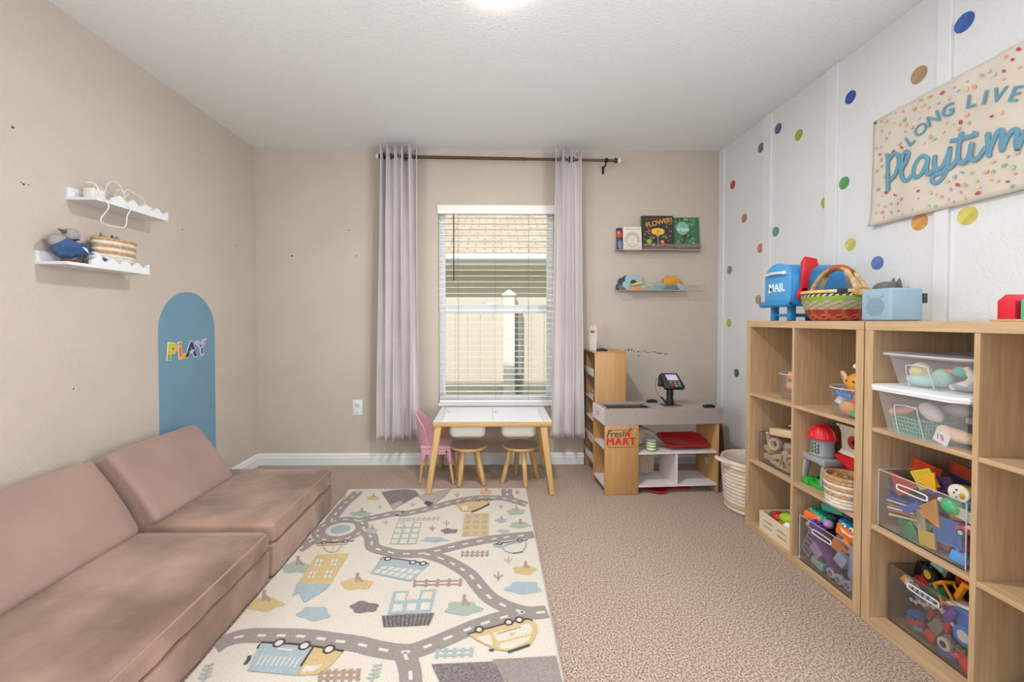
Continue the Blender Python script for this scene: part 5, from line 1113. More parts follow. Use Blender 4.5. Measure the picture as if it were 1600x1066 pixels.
for lab, x, y, xx, c, w, l, h, rt_ in [
    ('small red stick brick low at the far end of the vehicle bin',470,590,1.465,'c8302c',.012,.06,.008,(R(-28),0,0)), ('red brick in the lower middle of the vehicle bin',600,690,1.47,'c83a30',.02,.03,.03,(.4,0,0)),
    ('blue brick on the bottom of the vehicle bin',750,850,1.475,'3668b0',.03,.055,.03,(-.3,0,0)), ('red ladder brick below the plane',730,620,1.468,'c42a34',.012,.016,.045,(.3,0,0)),
    ('dark engine block in the far half of the vehicle heap',540,520,1.54,'3a3432',.06,.10,.11,(.2,.1,0)), ('dark block in the depth near the tractor',760,660,1.55,'4a3c3a',.06,.12,.10,(.1,.2,.2)),
    ('black block on top of the vehicle heap',580,180,1.57,'1e1c1e',.07,.08,.05,(.1,.2,0)), ('grey green block low in the vehicle heap',520,660,1.50,'5c665c',.05,.07,.04,(-.2,0,0)),
    ('red gear brick above the row of pale figures',600,520,1.475,'a83a30',.016,.014,.045,(.3,0,0)), ('teal brick beside the red one at the bottom',500,640,1.468,'7a9aa0',.014,.035,.012,(-.4,0,0)),
    ('dark grey block at the back right of the vehicle bin',900,420,1.60,'2c2a2a',.06,.10,.08,(0,0,0)), ('grey lattice brick in the middle of the vehicle bin',650,620,1.47,'8a8480',.016,.035,.05,(.5,0,0)),
    ('small tan brick low beside the wheel',830,820,1.485,'9a7a48',.02,.03,.016,(.2,0,.1)), ('light teal brick on top of the dark heap',670,140,1.55,'9ac8c8',.03,.04,.016,(.2,.2,0))]:
    brick(zoomC(x, y, xx), rt_, c, lab, w, l, h)
t = T('toy_rake', 'orange red toy grille at the back right of the vehicle heap', 'toy', zoomC(920,280,1.57), (R(-12),0,0)); m = MB(); m.bb(0,.02,-.045,.045,.016,.03, bev=.002)
for i in range(8): m.bb(0,.02,-.044+.0115*i,-.038+.0115*i,-.01,.016)
m.bb(0,.02,-.045,.045,-.016,-.01); m.obj('grille', pl('e04a22', .3), t, 0)
t = T('toy_posts', 'two red toy posts below the orange red grille', 'toy', zoomC(945,390,1.58)); m = MB(); m.cyl((0,.012,-.03),(0,.012,.03), .006); m.cyl((0,-.014,-.03),(0,-.014,.03), .006); m.bb(-.006,.006,-.02,.018,-.034,-.03); m.obj('posts', pl('b82a20', .3), t)
for i, (x, y, xx) in enumerate([(520,80,1.60),(700,185,1.56),(825,240,1.60)]):
    t = T('toy_roller', ['small white hubbed toy wheel highest at the back of the heap','black toy wheel with tan hub left of the digger','small grey toy wheel right of the digger'][i], 'toy tyre', zoomC(x, y, xx)); m = MB(); wheelm(m, (0,0,0), (.017,.024,.016)[i], .014, (1,0,0)); m.obj('wheel', [pl(['c8c4c0','22201e','8a8a86'][i], .5), pl(['8a8480','c89a5a','c8c8c4'][i], .4)], t)

random.seed(23)
for (c, cn), (yy, zz_, dx, pl_) in zip([('d8a030', 'mustard'), ('2a2c30', 'charcoal'), ('c83a2c', 'scarlet'), ('3a6ab8', 'royal blue'), ('8a8c90', 'ash grey'), ('4a8a5a', 'moss green'), ('e07a28', 'pumpkin'), ('d8d4cc', 'off white'), ('5a4a8a', 'purple'), ('28282c', 'jet black'), ('b86a30', 'copper'), ('6aa0c8', 'sky blue')], [(1.47, 0.15, 0.05, 'high at the far end'), (1.46, 0.09, 0.05, 'halfway up at the far end'), (1.44, 0.17, 0.08, 'above the row of pale figures'), (1.43, 0.05, 0.05, 'low at the far end'), (1.41, 0.12, 0.05, 'left of the middle'), (1.385, 0.17, 0.07, 'beside the lattice tower'), (1.36, 0.09, 0.05, 'in the middle'), (1.34, 0.04, 0.05, 'low in the middle'), (1.32, 0.15, 0.05, 'behind the handle slot'), (1.29, 0.1, 0.06, 'left of the tractor'), (1.27, 0.2, 0.09, 'under the digger'), (1.25, 0.04, 0.05, 'low at the near end')]):
    brick((1.447+dx, yy, ROWZ[0]+zz_), (random.uniform(-.7,.7), random.uniform(-.3,.3), random.uniform(-.5,.5)), c, cn+' block '+pl_+' in the vehicle bin', random.uniform(.02,.03), random.uniform(.035,.055), random.uniform(.02,.032))

c = PZ(1583, 1055, ROWZ[0]+.02)
t = thing('grey_case', 'grey case corner in the empty bottom cube at the right edge', 'box', (1.53, 1.05, ROWZ[0]+.0005)); m = MB(); m.bb(-.06,.12,-.12,.095,0,.06, bev=.012); m.obj('body', pl('8a8c84', .5), t)

# ---------------------------------------------------------------- on top of the shelf units
TZ = ST+.0005
mb = thing('toy_mailbox', 'blue toy mailbox with red flag on top of the shelf unit', 'toy mailbox', (1.42, 1.972, TZ))
M_mail = mat('mailbox_blue', (44,134,196), .35); M_mail2 = mat('mailbox_front_blue', (78,156,210), .35)
prof = lambda w, h, z: [(y, z_) for y, z_ in ([(0, z), (w, z)] + [(w-(w/2)*(1-cos(R(a*10)))*1.0, z+h-w/2*.75+ (w/2)*.75*sin(R(a*10))) for a in range(0, 19)])]
W_, Hh, Z0 = .20, .205, .075
m = MB(); m.prism([(.012, y, z) for y, z in prof(W_, Hh, Z0)], (.25, 0, 0), bev=.004); m.obj('body', M_mail, mb)
m = MB(); m.prism([(.0, y+.008, z+.006) for y, z in prof(W_-.016, Hh-.01, Z0+.01)], (.016, 0, 0), bev=.003); d_ = m.obj('door', M_mail2, mb)
m = MB(); m.cyl((-.006, -.008, Z0+.008), (-.006, W_+.008, Z0+.008), .016, n=16, bev=.004); m.cyl((-.006, -.0095, Z0+.008), (-.006, -.008, Z0+.008), .008, mi=1); m.obj('hinge', [M_mail, pl('6a3a4a', .4)], mb)
m = MB(); m.tube(catmull([(.002, .035, .232), (-.012, .04, .234), (-.014, .10, .237), (-.012, .16, .234), (.002, .165, .232)], 4), .0065); m.ball((-.010, .035, .234), .010); m.obj('handle', pl('e4e6ea', .2), d_)
m = MB(); m.text('MAIL', .052, .002, basis((-.0012, .1, .165), (0,-1,0), (0,0,1)), 0, offset=.0006, space=1.05)
for yy in (.145,.157,.105,.082,.072,.046): m.bb(-.002,-.0005, yy-.006, yy+.006, .144, .149)
m.obj('lettering', pl('f2f4f6', .4), d_)
for x_ in (.02, .20):
    for y_ in (.03, .15): m = MB(); m.bb(x_, x_+.03, y_, y_+.025, 0, Z0, bev=.003); m.obj('leg', M_mail, mb)
m = MB(); m.bb(.03,.23,.045,.16,.02,.035, bev=.003); m.obj('brace', M_mail, mb)
fl = MB(TM((-.045,0,0))); fl.cyl((.10, -.002, .125), (.10, -.018, .125), .033, n=30, bev=.004); fl.cyl((.10,-.018,.125),(.10,-.024,.125), .018, n=24, bev=.003)
fl.prism([(.082,-.006,.14),(.112,-.006,.14),(.128,-.006,.235),(.165,-.006,.262),(.155,-.006,.295),(.10,-.006,.305),(.088,-.006,.28)], (0,-.012,0), bev=.003); fl.obj('flag', pl('cc1f26', .3), mb)
m = MB(); m.lathe([(.012,-.004),(.02,-.004),(.02,.004),(.012,.004)], (.14,.10,.287), n=18, closed=True, rot=(pi/2,0,0)); m.obj('ring', pl('b89a6a', .4), mb)

bk2 = thing('woven_basket', 'round woven basket with striped lime, black and red bands and arched handle', 'basket', (1.505, 1.806, TZ), 0)
def rows(n, r0, r1, h):
    P = [(0,.001),(r0*.9,.001)]
    for i in range(n+1):
        t = i/n; P.append((r0+(r1-r0)*(1-(1-t)**2.2) + (.0022 if i % 2 else 0), .002+h*t))
    return P
NR = 26; P = rows(NR, .088, .128, .122) + [(.118, .124), (.105, .06), (.08, .012), (0, .01)]
def bcol(i, k):
    r_ = i-2; a = k
    if r_ < 0: return 4
    if r_ >= NR: return 0
    t = r_/NR
    if t > .90: return 2
    if t > .84: return 2 if k % 2 else 1
    if t > .66: return 3 if (k+r_//3) % 7 else 6
    if t > .38:
        kk = (k-38) % 72
        if abs(kk-36) < 5: return 2 if ((r_//2+kk) % 2) else 5
        return 0 if (r_//2+k//2) % 2 else 6
    if t > .22: return 7 if (k % 6) else 4
    return 4 if (k//2+r_//2) % 3 else 7
m = MB(); m.lathe(P, n=144, matfn=lambda i, k: bcol(i, k//2 if i%2 else (k+1)//2))
m.obj('bowl', [mat('straw_weave', (190,160,112), .8, bump=.4, bscale=150), pl('d6bd8c', .8), pl('26242a', .7), pl('7f9c26', .7), pl('b0604a', .7), pl('e8d8b0', .7), pl('7e8a80', .7), pl('a02a1c', .7)], bk2, 60)
m = MB(); m.tube([(.124*cos(2*pi*i/60), .124*sin(2*pi*i/60), .124) for i in range(60)], .008, n=8, closed=True); m.obj('rim', mat('straw_rim', (206,176,120), .8, c2=(226,200,150), nscale=60, bump=.5, bscale=200), bk2)
arc = catmull([(-.0, .128, .115), (-.0, .105, .165), (0, .06, .215), (0, .0, .233), (0, -.06, .212), (0, -.10, .165), (0, -.128, .115)], 8)
M_straw = mat('handle_straw', (212,178,118), .75, c2=(180,140,84), nscale=50, bump=.5, bscale=120)
for dx in (-.02, .02):
    m = MB(); m.tube([Vector((p.x+dx*abs(p.y)/.128*1.1, p.y, p.z)) for p in arc], .0085); m.obj('handle_strand', M_straw, bk2)
m = MB(); m.tube([p for p in arc if p.z > .2], .0135, n=12); m.obj('leather_wrap', mat('brown_leather', (150,74,38), .45, c2=(176,92,50), nscale=14), bk2)
for s_ in (-1, 1): m = MB(); m.tube(catmull([(-.035, s_*.124, .12), (0, s_*.138, .11), (.035, s_*.124, .12), (.0, s_*.122, .14)], 5, True), .009, closed=True); m.obj('handle_knot', M_straw, bk2)
m = MB(); m.lathe([(.117,.112),(.132,.112),(.132,.134),(.117,.134)], n=72, closed=True); 
bmesh.ops.delete(m.bm, geom=[v for v in m.bm.verts if not (-2.35 < math.atan2(v.co.y, v.co.x) < -1.95)], context='VERTS'); m.obj('black_binding', pl('232126', .7), bk2)
gc = thing('grey_plush_cat', 'grey plush animal with pointed ears behind the woven basket and blue speaker', 'plush toy', (1.70, 1.80, TZ)); M_gp = mat('grey_plush', (120,120,124), .95)
m = MB(); m.ball((0,0,.06), (.04,.06,.06)); m.obj('body', M_gp, gc); m = MB(); m.ball((0,-.01,.135), (.032,.055,.036)); 
m.obj('head', M_gp, gc)
for xx_, yy in ((-.012,-.055), (.022,-.045)): m = MB(); m.cyl((xx_,yy,.140),(xx_,yy-.008,.182), .017,.002, n=12); m.obj('ear', pl('6a6a70', .9), gc)

sp = thing('audio_cube', 'pale blue audio cube with punched cat shaped speaker holes', 'speaker', (1.42, 1.472, TZ))
m = MB(); m.bb(0,.12,0,.12,.001,.12, bev=.009, seg=4); m.obj('shell', mat('pale_blue_fabric', (150,178,194), .85, c2=(142,170,186), nscale=200, bump=.2, bscale=600), sp)
m = MB()
def catshape(u, v):
    if v > 11.5: return (u < (v-11)*-.9+3.2 and u > .2+(v-12)*.15) or (u > 12-3.2+(v-11)*.9 and u < 11.8)
    return ((u-6)/6.2)**2+((v-5.5)/6.8)**2 < 1.02
for i in range(13):
    for j in range(16):
        if catshape(i, j): m.cyl((-.0004, .095-i*.0058, .022+j*.0056), (.0006, .095-i*.0058, .022+j*.0056), .0016, n=6)
m.obj('speaker_holes', pl('2c3a44', .7), sp, 0)
m = MB(); m.bb(.121,.135,.0,.035,.065,.10, bev=.002); m.obj('side_tab', pl('3c4044', .5), sp)

wp = thing('wooden_base_plate', 'thin wooden plate under the red house block on the shelf top', 'board', (1.455, 1.10, TZ)); m = MB(); m.bb(-.03,.07,-.10,.078,0,.006, bev=.001); m.obj('plate', M_plyx, wp)
def hblock(label, p, c):
    t = thing('house_block', label, 'wooden block', p); m = MB(); m.prism([(0,-.02,0),(0,.021,0),(0,.021,.052),(0,.001,.07),(0,-.02,.052)], (.075,0,0), bev=.0015); m.obj('block', pl(c, .5), t)
hblock('red house shaped wooden block on the wooden plate at the right edge', (1.435, 1.148, TZ+.0065), 'd41f38'); hblock('green house shaped wooden block beside the red one, cut by the frame', (1.435, 1.095, TZ+.0065), '4fb88a')
# ---------------------------------------------------------------- right wall: dots and banner
DOTS = [(1145,289,'c8483e','red dot sticker, highest of the column beside the back corner'),(1163,341,'c09070','orange brown dot sticker near the back corner below the red one'),
 (1188,388,'d09090','dusty pink dot sticker left of the second batten'),(1140,422,'8c9c9c','grey green dot sticker close to the back corner'),(1185,468,'c0a484','tan dot sticker left of the blue mailbox'),
 (1139,505,'bccc58','lime dot sticker close to the back corner at shelf top height'),(1151,583,'6c7074','dark grey dot sticker, lowest on the wall left of the shelf units'),(1189,231,'6c8c78','dark green dot sticker near the ceiling left of the second batten'),
 (1216,201,'686090','purple dot sticker near the ceiling'),(1248,211,'a8bc48','lime dot sticker near the ceiling right of the purple one'),(1212,362,'6ca888','green dot sticker above the blue mailbox'),
 (1290,316,'aabc48','lime dot sticker half covered by the third batten'),(1319,286,'62a868','bright green dot sticker beside the third batten'),(1329,382,'dcd070','yellow dot sticker above the woven basket'),
 (1371,411,'6c88c4','blue dot sticker above the audio cube'),(1329,152,'3c5cb0','deep blue dot sticker left of the banner top corner'),(1436,117,'b89a78','brown dot sticker above the banner'),
 (1507,35,'4468b8','large blue dot sticker nearest the ceiling above the banner'),(1512,337,'dcd06c','pale yellow dot sticker right under the banner'),(1437,347,'e0a860','orange dot sticker half under the bottom edge of the banner')]
for px, py, c, lab in DOTS:
    p = PX(px, py, XR); r = .031 if px < 1400 else .034
    t = thing('wall_dot', lab, 'wall sticker', p); m = MB(); m.cyl((0,0,0), (-.0012,0,0), r, n=32)
    m.obj('disc', mat('watercolour_'+c, c, .7, '%02x%02x%02x' % tuple(int(int(c[i:i+2],16)*.86) for i in (0,2,4)), 22), t, 0)
BX = XR-.020
TLc = PX(1365,190,BX); BLc = PX(1357,355,BX); YR_ = 1.02
ztop = lambda y: TLc.z + (TLc.y-y)*.018; zbot = lambda y: BLc.z - (TLc.y-y)*.004
bn = thing('cloth_banner', 'cream cloth banner with confetti and blue lettering hanging on the right wall', 'banner', (BX, TLc.y, BLc.z))
def bfn(u, v):
    y = TLc.y*(1-u)+YR_*u + .012*(v)*(1-u); z = ztop(y)*(1-v)+zbot(y)*v
    return (BX + .0035*sin(u*17)*v + .002*sin(u*41+v*3) + (.010*(v-.9)*10*(1-u*12) if v > .9 and u < .08 else 0)*-1, y, z)
M_ban = mat('banner_canvas', (216,208,195), .9, c2=(210,200,186), nscale=5, bump=.15, bscale=700)
m = MB(); m.grid(bfn, 60, 20); o = m.obj('canvas', M_ban, bn, 60, world=True); s = o.modifiers.new('t', 'SOLIDIFY'); s.thickness = .0012; s.offset = 1
PLT = [PX(1300+x/2.807, y/2.807, BX-.0065) for x, y in [(340,618),(388,570),(443,523),(507,486),(607,445),(668,430),(728,418),(800,415)]]
random.seed(5); m = MB(); cc = ['d8a58a','e0b888','b8c4b4','9cb098','c9a8a0','dca49c','e8c890','bccbd0','e0b0a0','c04c58']
XP = BX-.0065
zz = lambda x, y: PX(1300+x/2.807, y/2.807, XP)
n = 0; tries = 0; placed = []
while n < 190 and tries < 4000:
    tries += 1; y = random.uniform(YR_+.02, TLc.y-.015); z = random.uniform(zbot(y)+.015, ztop(y)-.015)
    f = (TLc.y-y)/(TLc.y-YR_); mid = zbot(y)+(ztop(y)-zbot(y))*.48
    if abs(z-mid+.03) < .075 and f > .09: continue
    if any(abs(y-q.y) < .036 and abs(z-q.z) < .040 for q in PLT): continue
    if any((y-a)**2+(z-b)**2 < .022**2 for a, b in placed): continue
    placed.append((y, z)); a = random.uniform(0, pi); r1 = random.uniform(.005,.009); r2 = r1*.65
    pts = [(XP+.0022, y+r1*cos(q)*cos(a)-r2*sin(q)*sin(a), z+r1*cos(q)*sin(a)+r2*sin(q)*cos(a)) for q in [2*pi*k/12 for k in range(12)]]
    m.prism(pts, (-.0016, 0, 0), mi=random.randrange(10)); n += 1
m.obj('confetti_print', [pl(c, .8) for c in cc], bn, 0, world=True)
M_bl = pl('6698b0', .8)
P = [zz(x, y) for x, y in [(340,618),(388,570),(443,523),(507,486),(607,445),(668,430),(728,418),(800,415)]]
for i, ch_ in enumerate('LONGLIVE'):
    a, b = P[max(0, i-1)], P[min(7, i+1)]
    if i in (3,): b = P[4]
    up_dir = (b-a).normalized(); xd = Vector((0, up_dir.y, up_dir.z*.9)); yd = Vector((0, 0, 1))
    m = MB(); m.text(ch_, .066, .0015, basis((XP, P[i].y, P[i].z), xd, yd), 0, offset=.0009); m.obj('letter', M_bl, bn, 0, world=True)
S = [[(243,680),(243,760),(243,833)], [(245,705),(268,676),(288,682),(290,720),(272,770),(250,790)],
     [(300,750),(322,710),(334,680),(326,664),(310,680),(301,730),(306,780),(325,792),(352,765)],
     [(418,695),(395,684),(370,710),(356,750),(365,778),(388,765),(410,725),(418,700),(412,740),(420,765),(446,742)],
     [(449,688),(447,725),(458,745),(480,732),(500,695),(515,652)], [(515,652),(508,710),(490,770),(462,800),(440,798),(440,775),(475,758),(520,735),(545,700)],
     [(565,585),(553,650),(552,700),(568,716),(592,695),(606,660)], [(524,618),(575,606),(624,592)],
     [(610,632),(603,680),(615,702),(640,690),(668,650)], [(619,588),(622,584)],
     [(681,588),(684,640),(687,682)], [(688,665),(708,612),(732,572),(746,582),(741,630),(744,658)], [(744,655),(765,605),(792,570),(810,578),(806,625),(812,652)],
     [(812,652),(835,600),(856,565),(872,580),(868,620),(880,640),(900,615)], [(900,615),(930,595),(938,570),(922,560),(905,585),(905,620),(925,640),(950,620)]]
m = MB(Matrix.Translation((XP,0,0)) @ Matrix.Diagonal((.22,1,1,1)) @ Matrix.Translation((-XP,0,0)))
for s_ in S:
    pts = catmull([zz(x, y) for x, y in s_], 8); m.tube(pts, .0082, n=12)
    for e in (pts[0], pts[-1]): m.ball(e, .0082, n=12)
m.obj('script_lettering', M_bl, bn, 0, world=True)['label'] = 'pale blue brush script reading Playtime'
for q in (TLc+Vector((-.004,-.012,-.012)),): m = MB(); m.ball(q, (.004,.006,.006), n=10); m.obj('pin', pl('4a5a4a', .4), bn, world=True)

# ---------------------------------------------------------------- left wall: arch, letters, wave shelves
ya = PX(248,600,XL).y; yb = PX(336,600,XL).y; zt_ = PX(289,456,XL).z; ra = (yb-ya)/2; yc = (ya+yb)/2
ar = thing('wall_arch', 'tall blue arch decal on the left wall behind the floor sofa', 'wall decal', (XL, yc, .0))
m = MB(); m.prism([(XL+.0006, ya, .10), (XL+.0006, yb, .10)] + [(XL+.0006, yc+ra*cos(R(a*6)), zt_-ra*1.0+ra*sin(R(a*6))) for a in range(31)], (.0008, 0, 0)); m.obj('sheet', mat('dusty_blue_decal', (112,150,170), .6, bump=.25, bscale=90, bdist=.006), ar, 0, world=True)
for ch_, px, py, h, cols, tilt, lab in [('P',267,551,.125,['d8b83a','6ca05a'],-6,'yellow and green patterned letter P on the blue arch'),('L',283.5,549,.125,['e87a34','f0c22c'],4,'orange and yellow patterned letter L on the blue arch'),
        ('A',298,547,.12,['2c3c74','f0d8a0'],-2,'dark blue patterned letter A on the blue arch'),('Y',314,545,.12,['b8a0c8','3c4c9c'],8,'lilac patterned letter Y on the blue arch')]:
    p = PX(px, py, XL); t = thing('wall_letter', lab, 'letter', (XL+.0016, p.y, p.z)); Bm = basis((.0015,0,0), (0,1,0), (0,0,1)) @ Matrix.Rotation(R(tilt), 4, 'Z')
    m = MB(); m.text(ch_, h, .002, Bm, 0, offset=.009); m.obj('white_edge', pl('ece8e2', .5), t, 0)
    m = MB(); m.text(ch_, h, .002, Matrix.Translation((.0022,0,0)) @ Bm, 0, offset=.0045); m.obj('letter_face', pl(cols[0], .5), t, 0)
    m = MB(); random.seed(ord(ch_))
    q = {'P': [(-.022,-.02),(-.022,-.035),(.01,.022)], 'L': [(-.015,-.035),(.008,-.037),(-.02,.03)], 'A': [(0,-.008),(.012,-.005),(-.01,-.01)], 'Y': [(0,-.005),(.0,-.02),(-.012,.02)]}[ch_]
    for k, (a, b) in enumerate(q): m.cyl((.004, a, b), (.0052, a, b), .009-.001*k, n=14, mi=0)
    m.obj('patch', pl(cols[1], .5), t, 0)

def wave_shelf(label, y0, y1, zb, wy0, phase):
    t = thing('wave_shelf', label, 'shelf', (XL, (y0+y1)/2, zb)); D = .13
    m = MB(); m.bb(XL+.0005, XL+.012, y0, y1, zb, zb+.055, bev=.001); m.obj('back_lip', M_trim, t, 0, world=True)
    m = MB(); m.bb(XL+.012, XL+D-.012, y0, y1, zb, zb+.012, bev=.001); m.obj('shelf_board', M_trim, t, 0, world=True)
    pts = [(XL+D-.012, y0, zb), (XL+D-.012, y1, zb)]
    N_ = 60
    for i in range(N_+1):
        y = y1-(y1-wy0)*i/N_; f = (y1-y)/(y1-wy0); pts.append((XL+D-.012, y, zb+.040+.010*cos(f*2*pi*4.5+phase)))
    if wy0 > y0+.01: pts += [(XL+D-.012, wy0, zb+.012), (XL+D-.012, y0, zb+.012)]
    m = MB(); m.prism(pts, (.012, 0, 0)); m.obj('wavy_front', M_trim, t, 0, world=True); return t
US = (1.812, 2.205, 1.642); LS = (1.685, 2.082, 1.350)
wave_shelf('upper white wavy front wall shelf holding chargers and cables', *US, US[0]+.075, .3)
wave_shelf('lower white wavy front wall shelf holding a plush bird and a striped basket', *LS, LS[0]+.10, .0)
M_cab = mat('white_cable', (226,222,216), .5)
zt_ = US[2]+.0125
t = thing('charger_block', 'white charger block with upright prongs on the upper wavy shelf', 'charger', (XL+.075, 1.862, zt_)); m = MB(); m.box((0,0,.024), (.045,.058,.046), bev=.005); m.obj('body', M_cab, t)
for d_ in (-.009,.009): m = MB(); m.box((.0,d_,.056), (.002,.005,.018)); m.obj('prong', pl('a8a6a2', .3), t, 0)
t = thing('charging_cable', 'white cable hanging in a loop over the front of the upper wavy shelf', 'cable', (XL+.08, 1.95, zt_))
def px3(l, off): return [PX(40+x/5.923, 260+y/5.923, XL+o) for (x, y), o in zip(l, off)]
m = MB(); m.tube(catmull(px3([(560,150),(640,160),(700,270),(770,370),(700,480),(720,530),(820,560),(920,560),(940,460),(970,390),(900,330),(860,310)], [.08,.10,.128,.145,.145,.145,.145,.145,.145,.145,.12,.08]), 6), .0022, n=6); 
m.obj('cord', M_cab, t, world=True)
t = thing('charging_cable', 'white cable arching up above the middle of the upper wavy shelf', 'cable', (XL+.07, 2.0, zt_)); m = MB(); m.tube(catmull(px3([(735,250),(750,180),(800,138),(860,160),(900,230),(915,300)], [.09,.08,.06,.06,.07,.08]), 6), .002, n=6)
for k in range(4): m.tube(catmull(px3([(700+k*20,290),(660+k*14,220-k*8),(600+k*22,160+k*10),(680+k*10,250),(720+k*8,300)], [.08,.05+.01*k,.06,.08,.07]), 5), .0013, n=5)
m.obj('cord', M_cab, t, world=True)
t = thing('charging_cable', 'white coiled cable at the far end of the upper wavy shelf', 'cable', (XL+.07, 2.1, zt_)); m = MB(); m.tube(catmull(px3([(930,330),(910,250),(945,215),(990,240),(1060,280),(1100,320),(1095,345)], [.07,.06,.05,.06,.07,.08,.09]), 6), .002, n=6)
for k in range(3): m.tube(catmull(px3([(820+k*25,290),(850+k*20,215+k*8),(910+k*20,250),(870+k*15,300),(840+k*20,270)], [.06]*5), 5), .0013, n=5)
m.obj('cord', M_cab, t, world=True)
p = PX(40+1145/5.923, 260+378/5.923, XL+.10); t = thing('power_adapter', 'small white adapter with dark port near the far end of the upper wavy shelf', 'charger', (XL+.09, p.y, zt_)); m = MB(); m.box((0,0,.022), (.03,.045,.042), bev=.005); m.obj('body', M_cab, t); m = MB(); m.cyl((.0152,0,.024),(.016,0,.024), .005, n=12); m.obj('port', pl('4a4a4e', .5), t)
t = thing('black_plug', 'small black object lying behind the wavy front of the upper shelf', 'plug', (XL+.06, 2.02, zt_)); m = MB(); m.box((0,0,.008), (.03,.05,.014), bev=.003); m.obj('body', pl('2e2c2c', .5), t)
zt_ = LS[2]+.0125
t = thing('plush_bird', 'grey plush bird with blue wings at the near end of the lower wavy shelf', 'plush toy', (XL+.07, 1.745, zt_), 0)
M_gf = mat('grey_plush_fabric', (158,154,152), .95, bump=.4, bscale=300); M_bf = mat('blue_plush_fabric', (46,76,118), .95, c2=(64,98,140), nscale=30, bump=.4, bscale=300)
m = MB(); m.ball((0,-.005,.06), (.036,.052,.045), n=24); m.ball((-.005,-.03,.085), (.025,.035,.03), n=20, mi=1); m.obj('body', [M_bf, M_gf], t)
m = MB(); m.ball((.005,.012,.118), (.027,.03,.027), n=24); m.obj('head', M_gf, t)
m = MB(); m.cyl((.008,-.015,.125),(.01,-.042,.130), .009,.003, n=12); m.obj('beak', pl('5a5450', .8), t)
m = MB(); m.lathe([(.024,0),(.028,.003),(.024,.007)], (.003,.014,.094), n=24, rot=(R(12),0,0)); m.obj('collar', pl('33353c', .7), t)
m = MB(); m.ball((.03,.03,.06), (.014,.038,.026), rot=(R(30),0,0)); m.obj('wing', M_bf, t)
m = MB(); m.prism([(.045,.015,.07),(.045,.03,.055),(.045,.045,.045),(.045,.035,.065)], (.002,0,0)); m.obj('wing_patch', pl('e0d8d4', .8), t, 0)
for d_ in (-.025,.012): m = MB(); m.ball((.02,d_,.008), (.022,.014,.008)); m.obj('foot', pl('6a4636', .8), t)
t = thing('plush_ball', 'small blue and white striped round plush beside the plush bird', 'plush toy', (XL+.085, 1.852, zt_)); m = MB(); m.ball((0,-.005,.036), (.026,.026,.028), n=20); m.obj('ball', mat('striped_plush', (222,220,226), .9, c2=(110,130,180), nscale=20, stretch=(1,1,5), lo=.5, hi=.6), t)
m = MB(); m.cyl((0,.015,.026),(-.005,.055,.022), .02,.022, n=16, bev=.004); m.obj('tail', M_bf, t)
t = thing('grey_pompom', 'tiny dark grey trinket behind the striped round plush', 'trinket', (XL+.04, 1.835, zt_)); m = MB(); m.ball((0,0,.05), (.014,.018,.016)); m.cyl((0,0,0),(0,0,.045), .008); m.obj('body', pl('6e6a64', .8), t)
rope_basket('rope_basket', 'tan and white striped oval basket on the lower wavy shelf', (XL+.066, 1.965, zt_), .088, .103, .135, 9, [0,0,0,0,1,0,1,0,1], sx=.50, sy=1.03)
for dy, c, lab in ((-.05,'8a7a68','tan sprig sticking out at the near side of the oval basket'), (.005,'3c3a3a','dark clip lying across the top of the oval basket'), (.03,'4a90a0','teal trinket peeking out of the oval basket')):
    t = thing('small_trinket', lab, 'trinket', (XL+.066, 1.965+dy, zt_+.128)); m = MB(); m.box((0,0,.01), (.012,.05,.010), (R(-10),0,R(12)), bev=.002); m.cyl((0,-.015,.01),(.004,-.022,.026), .004); m.obj('body', pl(c, .6), t)

# ---------------------------------------------------------------- back wall: acrylic ledges, books, wooden weather toys
M_led = clear('ledge_acrylic', (252,250,246), .1, .98, .05, .02)
def ledge(label, z):
    t = thing('acrylic_ledge', label, 'shelf', (1.26, YB, z)); x0, x1 = .945, 1.608; d = .105
    m = MB(); m.bb(x0, x1, YB-d, YB-.0005, z, z+.004); m.obj('base', M_led, t, 0, world=True)
    m = MB(); m.bb(x0, x1, YB-.004, YB-.0005, z+.004, z+.05); m.obj('back_plate', M_led, t, 0, world=True)
    m = MB(); m.bb(x0, x1, YB-d, YB-d+.004, z+.004, z+.045); m.obj('front_lip', M_led, t, 0, world=True)
    m = MB(); m.tube([(x0, YB-d, z+.002), (x1, YB-d, z+.002), (x1, YB-.001, z+.002)], .0022, n=6); m.tube([(x0, YB-.001, z+.002), (x0, YB-d, z+.002)], .0022, n=6); m.obj('edge', mat('tan_edge', (196,178,156), .3), t, world=True); return t
Z1 = 1.655; Z2 = 1.348; ledge('upper clear ledge holding three picture books on the back wall', Z1); ledge('lower clear ledge holding wooden weather shapes on the back wall', Z2)
by = YB-.06
def book(label, x0, x1, h, c, spine, y=by, th=.016, lean=6):
    t = thing('picture_book', label, 'book', ((x0+x1)/2, y, Z1+.0045), rot=(R(-lean), 0, 0)); w = (x1-x0)/2
    m = MB(); m.bb(-w, w, 0, .0015, 0, h); m.bb(-w, w, th-.0015, th, 0, h); m.bb(-w, -w+.002, 0, th, 0, h, mi=1); m.obj('cover', [pl(c, .45), pl(spine, .45)], t, 0)
    m = MB(); m.bb(-w+.002, w-.003, .0016, th-.0016, .003, h-.003); m.obj('pages', pl('e8e2d4', .8), t, 0); return t, w
def lines(m, pts, w, mi=0): m.ribbon([(x, -.0004, z) for x, z in pts], w, (0,-1,0), mi=mi, thick=.0004)
def disc(m, x, z, r, mi=0, rz_=None, lift=0): rz_ = rz_ or r; m.prism([(x+r*cos(2*pi*k/20), -.0006-lift, z+rz_*sin(2*pi*k/20)) for k in range(20)], (0, .0006, 0), mi=mi)
